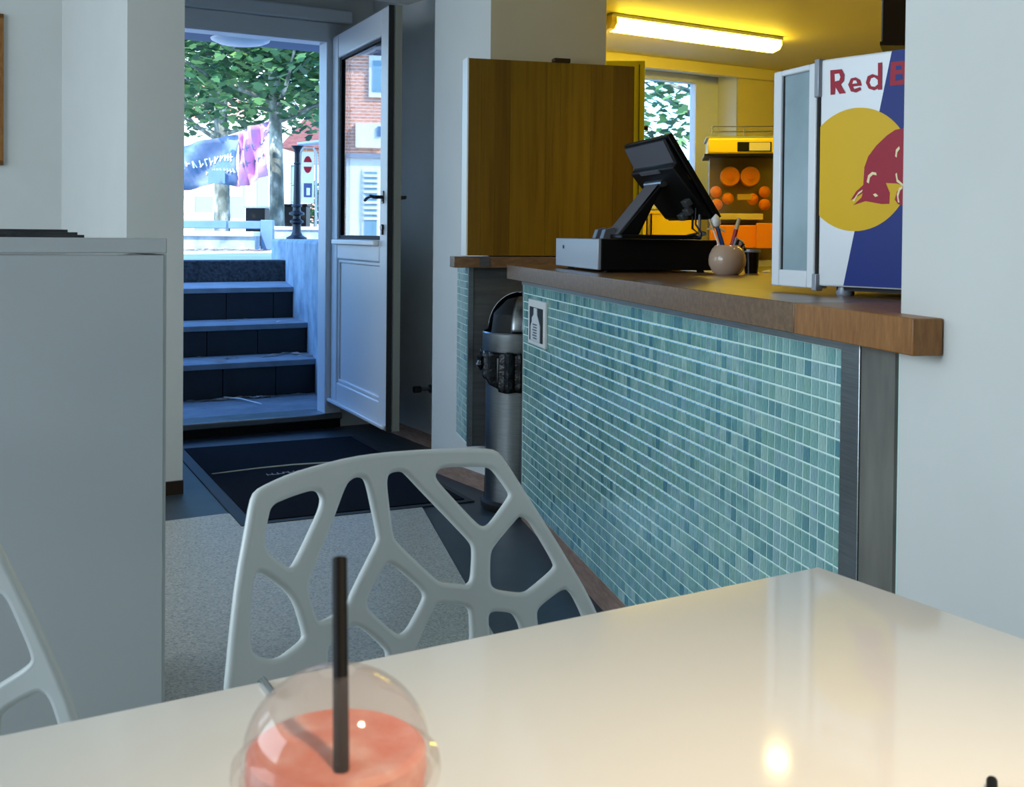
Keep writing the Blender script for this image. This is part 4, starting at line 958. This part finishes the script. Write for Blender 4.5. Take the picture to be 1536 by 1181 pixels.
# picture frame at the left edge on the back wall
FP = Frame(FV.P(qa, qb-.02, 0).xy[:], 30)
pe = FP.L(at_plane(5, 22, FP.o, FP.v)); pe2 = FP.L(at_plane(4, 248, FP.o, FP.v))
pf_ = thing('picture_frame', 'framed picture with a thin brown frame on the back wall', 'picture', FP.P(pe[0]-.4, 0, pe2[2]))
w0, w1, z0, z1 = pe[0]-.75, pe[0], pe2[2], pe[2]; b = B(FP); k = .022
for q_ in ((w0, w0+k, z0, z1), (w1-k, w1, z0, z1), (w0, w1, z0, z0+k), (w0, w1, z1-k, z1)): b.box(q_[0], q_[1], -.025, -.002, q_[2], q_[3])
b.build('frame', 'worktop_end', pf_, bevel=.002); B(FP).box(w0+k, w1-k, -.012, -.003, z0+k, z1-k).build('mount', 'paper', pf_)

# ================================================================== DOORMAT
mc = [at_z(276, 672, .008), at_z(362, 788, .008), at_z(650, 755, .008), at_z(530, 652, .008)]
FM = Frame((mc[1].x, mc[1].y), 26.0); ml = .5*((mc[0]-mc[1]).length+(mc[3]-mc[2]).length); mw = .5*((mc[2]-mc[1]).length+(mc[3]-mc[0]).length)
ml = (mc[0]-mc[1]).length; mw = max(FM.L(mc[2])[0], FM.L(mc[3])[0])
mt = thing('doormat', 'dark ribbed doormat with a curved gold line before the open door', 'doormat', FM.P(mw/2, ml/2, 0))
B(FM).box(0, mw, 0, ml, .0005, .006).build('rubber_border', 'mat_edge', mt, bevel=.002)
B(FM).box(.05, mw-.03, .035, ml-.03, .006, .010).build('pile', 'mat', mt, bevel=.002)
arc = [at_z(x, y, .0105) for x, y in ((318, 711), (350, 707), (390, 702), (440, 697), (490, 694), (540, 693), (600, 695), (650, 700))]
b = B(); vv = []
for i, p in enumerate(arc):
    d = (arc[min(i+1, 7)]-arc[max(i-1, 0)]); d.z = 0; d.normalize(); nn = Vector((-d.y, d.x, 0)); w = .008+.006*math.sin(PI*i/7); vv += [tuple(p+nn*w), tuple(p-nn*w)]
b.add(vv, [(2*i, 2*i+1, 2*i+3, 2*i+2) for i in range(7)]); b.build('gold_line', 'mat_line', mt, solid=.0008)
b = B(); rr = random.Random(5)
for k in range(9):
    p = at_z(405+k*8, 712-k*.9, .0105); e = FM.u*.012; g = FM.v*.016
    b.tube([p-e-g, p-e+g], .0025, 4); b.tube([p-e+g*(1-2*rr.random()), p+e+g*(1-2*rr.random())], .0025, 4)
    if k % 2: b.tube([p+e-g, p+e+g], .0025, 4)
b.build('lettering', 'mat_text', mt, kind='stuff')

# ================================================================== TABLE
TZ = .74
tbl = thing('white_table', 'rectangular glossy white table in the foreground', 'table', FT.P(-.8, -.4, 0))
B(FT).box(-1.7, 0, -.82, 0, TZ-.03, TZ).build('tabletop', 'table', tbl, bevel=.0025, seg=3)
for a in (-1.64, -.06):
    for c in (-.76, -.06): B(FT).box(a-.025, a+.025, c-.025, c+.025, 0, TZ-.03).build('leg', 'chrome', tbl, bevel=.003)
ck0, ck1 = at_z(394, 1019, TZ+.004), at_z(410, 1040, TZ+.004)
clip = thing('table_clip', 'thin chrome clip on the far table edge beside the drink', 'clip', ck0)
d = (ck0-ck1).normalized(); B().tube([ck1, ck0, ck0+d*.006+Vector((0, 0, -.004)), ck0+d*.008+Vector((0, 0, -.03)), ck0-d*.01+Vector((0, 0, -.036))], .0022, 8).build('bent_wire', 'chrome', clip)

# ================================================================== CHAIRS
TH = math.radians(37); CA = Vector((math.cos(TH), math.sin(TH), 0)); CN = Vector((math.sin(TH), -math.cos(TH), 0)); CO = Vector((-.150, 1.318, .80))
KC, TL_ = .85, math.tan(math.radians(11))
def csurf(a, h): return CO+CA*a+Vector((0, 0, h))+CN*(-h*TL_+KC*a*a)
def chair_px(x, y):
    d = ray(x, y); c = 0
    n = CN+Vector((0, 0, TL_))        # plane normal of c = -h*TL
    a = h = 0
    for _ in range(12):
        o_c = CO+CN*c; t = (o_c-CAM).dot(n)/d.dot(n); p = CAM+d*t; r = p-CO; a = r.dot(CA); h = r.z; c = KC*a*a
    return (a, h)
def czoom(x, y): return chair_px(300+x/2.4774, 640+y/2.4786)
outer = [(92, 978), (112, 760), (135, 560), (165, 400), (185, 280), (203, 238), (260, 207), (340, 172), (440, 142), (560, 112), (680, 95), (800, 86), (920, 80), (1050, 80), (1098, 86), (1130, 120), (1200, 230), (1290, 370), (1370, 500), (1430, 600), (1475, 690), (1535, 830)]
holes = [
 [(258, 293), (330, 262), (405, 238), (435, 240), (450, 270), (440, 318), (345, 520), (322, 528), (236, 462), (240, 380)],
 [(198, 543), (232, 543), (340, 630), (384, 775), (372, 800), (280, 872), (188, 848), (178, 760), (184, 640)],
 [(540, 212), (572, 188), (606, 190), (620, 220), (658, 405), (655, 430), (560, 620), (545, 660), (490, 705), (448, 726), (430, 720), (395, 610), (400, 575), (490, 350)],
 [(690, 215), (696, 178), (720, 168), (752, 167), (775, 190), (1000, 425), (1012, 455), (1006, 570), (988, 590), (965, 586), (900, 582), (875, 572), (725, 430), (712, 400)],
 [(870, 182), (885, 158), (920, 150), (1060, 150), (1085, 160), (1145, 243), (1146, 262), (1078, 358), (1055, 374), (1028, 365), (882, 208)],
 [(1168, 352), (1185, 334), (1207, 340), (1228, 362), (1308, 498), (1314, 528), (1215, 612), (1188, 620), (1098, 608), (1075, 588), (1076, 480), (1086, 450)],
 [(690, 506), (716, 510), (824, 608), (830, 640), (772, 750), (745, 774), (718, 768), (622, 682), (614, 650), (640, 590)],
 [(868, 668), (888, 654), (980, 664), (1000, 680), (1003, 770), (1000, 880), (960, 930), (800, 930), (770, 880), (800, 820)],
 [(1068, 718), (1074, 692), (1100, 685), (1160, 692), (1184, 735), (1192, 790), (1150, 840), (1078, 830)],
 [(1248, 692), (1264, 665), (1340, 608), (1360, 604), (1380, 625), (1412, 690), (1440, 770), (1300, 810), (1258, 770)],
 [(468, 832), (488, 795), (556, 738), (592, 740), (690, 828), (692, 870), (640, 960), (500, 960), (470, 900)]]
def chaikin(p, n=2, closed=True, k=.22):
    for _ in range(n):
        r = []; m = len(p)
        for i in range(m if closed else m-1):
            a, b_ = p[i], p[(i+1) % m]; r += [(a[0]*(1-k)+b_[0]*k, a[1]*(1-k)+b_[1]*k), (a[0]*k+b_[0]*(1-k), a[1]*k+b_[1]*(1-k))]
        p = r if closed else [p[0]]+r+[p[-1]]
    return p
def inside(p, poly):
    x, y = p; c = False; j = len(poly)-1
    for i in range(len(poly)):
        if (poly[i][1] > y) != (poly[j][1] > y) and x < (poly[j][0]-poly[i][0])*(y-poly[i][1])/(poly[j][1]-poly[i][1])+poly[i][0]: c = not c
        j = i
    return c
def dense(p, L):
    r = []
    for i in range(len(p)):
        a, b_ = p[i], p[(i+1) % len(p)]; k = max(1, int(math.dist(a, b_)/L))
        r += [(a[0]+(b_[0]-a[0])*t/k, a[1]+(b_[1]-a[1])*t/k) for t in range(k)]
    return r
def offset_loop(p, d):
    ar = sum(p[i][0]*p[(i+1) % len(p)][1]-p[(i+1) % len(p)][0]*p[i][1] for i in range(len(p))); sg_ = 1 if ar > 0 else -1
    r = []
    for i in range(len(p)):
        a, c = Vector(p[i-1]), Vector(p[(i+1) % len(p)]); t = (c-a).normalized(); r.append((p[i][0]+t.y*sg_*d, p[i][1]-t.x*sg_*d))
    return r
def lattice(outl, hls, surf, name, parent, thick=.013):
    rr = thick*.5
    outl = offset_loop(dense(outl, .02), -rr); hls = [offset_loop(dense(h, .012), rr*.9) for h in hls]
    vs, es = [], []
    for lp in [outl]+hls:
        n0 = len(vs); vs += lp; es += [(n0+i, n0+(i+1) % len(lp)) for i in range(len(lp))]
    xs = [p[0] for p in outl]; ys = [p[1] for p in outl]; st_ = .022; nb = len(es)
    x = min(xs)
    while x < max(xs):
        y = min(ys)
        while y < max(ys):
            if inside((x, y), outl) and not any(inside((x, y), h) for h in hls) and min(math.dist((x, y), q_) for q_ in vs[:nb]) > .012: vs.append((x, y))
            y += st_
        x += st_
    V, _e, T = geometry.delaunay_2d_cdt([Vector(p) for p in vs], es, [], 1, 1e-6)[:3]
    def cen(t): return (sum(V[i].x for i in t)/3, sum(V[i].y for i in t)/3)
    keep = [t for t in T if inside(cen(t), outl) and not any(inside(cen(t), h) for h in hls)]
    def off(a, h, k):
        e = 1e-3; p = surf(a, h); n = (surf(a+e, h)-p).cross(surf(a, h+e)-p).normalized(); return p+n*k
    b = B(); n = len(V)
    b.v = [off(v.x, v.y, rr*.97) for v in V]+[off(v.x, v.y, -rr*.97) for v in V]
    b.q = [tuple(t) for t in keep]+[tuple(n+i for i in reversed(t)) for t in keep]
    for lp in [outl]+hls:      # rounded rims
        P = [surf(*p) for p in lp]; m = len(P); K = 10; base = len(b.v)
        for i in range(m):
            t = (P[(i+1) % m]-P[i-1]).normalized(); nn = (off(lp[i][0], lp[i][1], 1)-P[i]).normalized(); sd = t.cross(nn).normalized()
            for k in range(K): b.v.append(P[i]+(nn*math.cos(2*PI*k/K)+sd*math.sin(2*PI*k/K))*rr)
        for i in range(m):
            for k in range(K): b.q.append((base+i*K+k, base+i*K+(k+1) % K, base+((i+1) % m)*K+(k+1) % K, base+((i+1) % m)*K+k))
    return b.build(name, 'chair', parent, smooth=70)
ch = thing('lattice_chair', 'white moulded plastic chair with an openwork lattice back behind the drink', 'chair', (CO.x, CO.y-.1, 0), 'white lattice chairs')
ol_ = [czoom(*p) for p in outer]; hb = -.34
ol_ = chaikin(ol_, 1, False, .25)
ol_ = ol_+[(.225, hb), (-.215, hb)]
hl_ = [chaikin([czoom(*p) for p in h], 2, True, .2) for h in holes]
lattice(ol_, hl_, csurf, 'backrest', ch)
def seat_s(a, t): # t = distance forward from the back
    p = csurf(a, hb); base = CO+CA*a+Vector((0, 0, hb))+CN*(-hb*TL_)
    return base+CN*t+Vector((0, 0, -.012+.25*(t-.2)**2*.3+.5*a*a))
so = chaikin([(-.215, .0), (-.225, .12), (-.21, .38), (-.16, .43), (.16, .43), (.21, .38), (.235, .12), (.225, 0)], 1)
shs = [chaikin(h, 2) for h in ([(-.17, .06), (-.05, .05), (-.03, .13), (-.15, .16)], [(.02, .05), (.17, .06), (.15, .16), (.03, .15)], [(-.16, .2), (-.04, .18), (-.05, .3), (-.16, .31)], [(0, .2), (.13, .2), (.16, .3), (.02, .32)], [(-.12, .34), (.0, .35), (-.01, .39), (-.12, .39)])]
lattice(so, shs, seat_s, 'seat', ch)
sc = CO+Vector((0, 0, -.80))+CN*(-hb*TL_+.2)
for a, t in ((-.17, -.16), (.17, -.16), (-.16, .17), (.16, .17)):
    top = sc+CA*a*.85+CN*t*.9+Vector((0, 0, .448)); bot_ = sc+CA*a*1.15+CN*t*1.2
    B().tube([bot_, top], .009, 10, .011).build('leg', 'chrome', ch)
uL = FT.u
LEFT_OFF = (-.57, -.24, 0)
lch = dup(ch, LEFT_OFF, 'white lattice chair cut off at the left edge in front of the sideboard'); lch.rotation_euler = (0, 0, math.radians(-20))

# ================================================================== DRINKS
Zc = .462; cxp = (505-768)/F_PX
cc = at_y(505, 1145, Zc); RD = .039; zd = cc.z
drk = thing('smoothie_cup', 'clear plastic cup of pink smoothie under a dome lid on the table', 'cup', (cc.x, cc.y, TZ))
C0 = (cc.x, cc.y, 0)
B().lathe(C0, [(0, TZ+.001), (.024, TZ+.001), (.0255, TZ+.004), (.0385, zd-.006), (.0405, zd-.004)], 40).build('cup_wall', 'pet', drk)
dome = [(.0435, zd-.006), (.0440, zd-.002), (.0435, zd+.002), (.0400, zd+.003), (.0395, zd+.006)]+[(RD*math.cos(t), zd+.006+(RD-.005)*math.sin(t)) for t in [PI/2*k/14 for k in range(1, 13)]]
dome[-1] = (.0075, dome[-1][1])
B().lathe(C0, dome, 48).build('dome_lid', 'pet', drk, label='clear domed lid with a straw hole')
def liq(r, k): return zd+.003+.002*math.sin(6*k)*(r > .01)
b = B()
b.lathe(C0, [(0, TZ+.004), (.0235, TZ+.004), (.0375, zd-.006), (.0382, zd), (.0375, zd+.006), (.034, zd+.0085), (.024, zd+.0075), (.012, zd+.0090), (0, zd+.0085)], 48); b.build('smoothie', 'smoothie', drk, weld=True)
s0 = at_y(509.5, 838, Zc+.028); s1 = at_y(512, 1162, Zc-.022)
def straw(label, p0, p1):
    t = thing('drinking_straw', label, 'straw', p1); b = B()
    d = (p0-p1).normalized(); n = 16; up_ = d.orthogonal().normalized(); sd = d.cross(up_); V = []
    for r, p in ((.0033, p1), (.0033, p0), (.0029, p0), (.0029, p1)):
        for k in range(n): V.append(tuple(p+(up_*math.cos(2*PI*k/n)+sd*math.sin(2*PI*k/n))*r))
    b.add(V, [(i*n+k, i*n+(k+1) % n, ((i+1) % 4)*n+(k+1) % n, ((i+1) % 4)*n+k) for i in range(4) for k in range(n)]); b.build('tube', 'straw', t); return t
straw('black straw standing in the pink smoothie', s0, s1-(s0-s1).normalized()*.006)
t0_ = at_z(1488, 1172, TZ+.0036); straw('black straw lying on the table of which only the tip shows at the bottom right', t0_, t0_-Vector((t0_.x, t0_.y, 0)).normalized()*.19)

# small white corner of a ceiling fitting in the vestibule
cf = at_z(613, 8, 2.2); 
wfx = thing('ceiling_fitting', 'white square ceiling fitting whose corner shows above the open door', 'fitting', (cf.x, cf.y, 2.2))
B(Frame((cf.x, cf.y), 215)).box(-.0, .22, 0, .22, 2.2, 2.235).build('cover', 'white_p', wfx, bevel=.004)
B(Frame((cf.x, cf.y), 215)).box(.06, .16, .06, .16, 2.235, 2.62).build('mount', 'white_p', wfx)
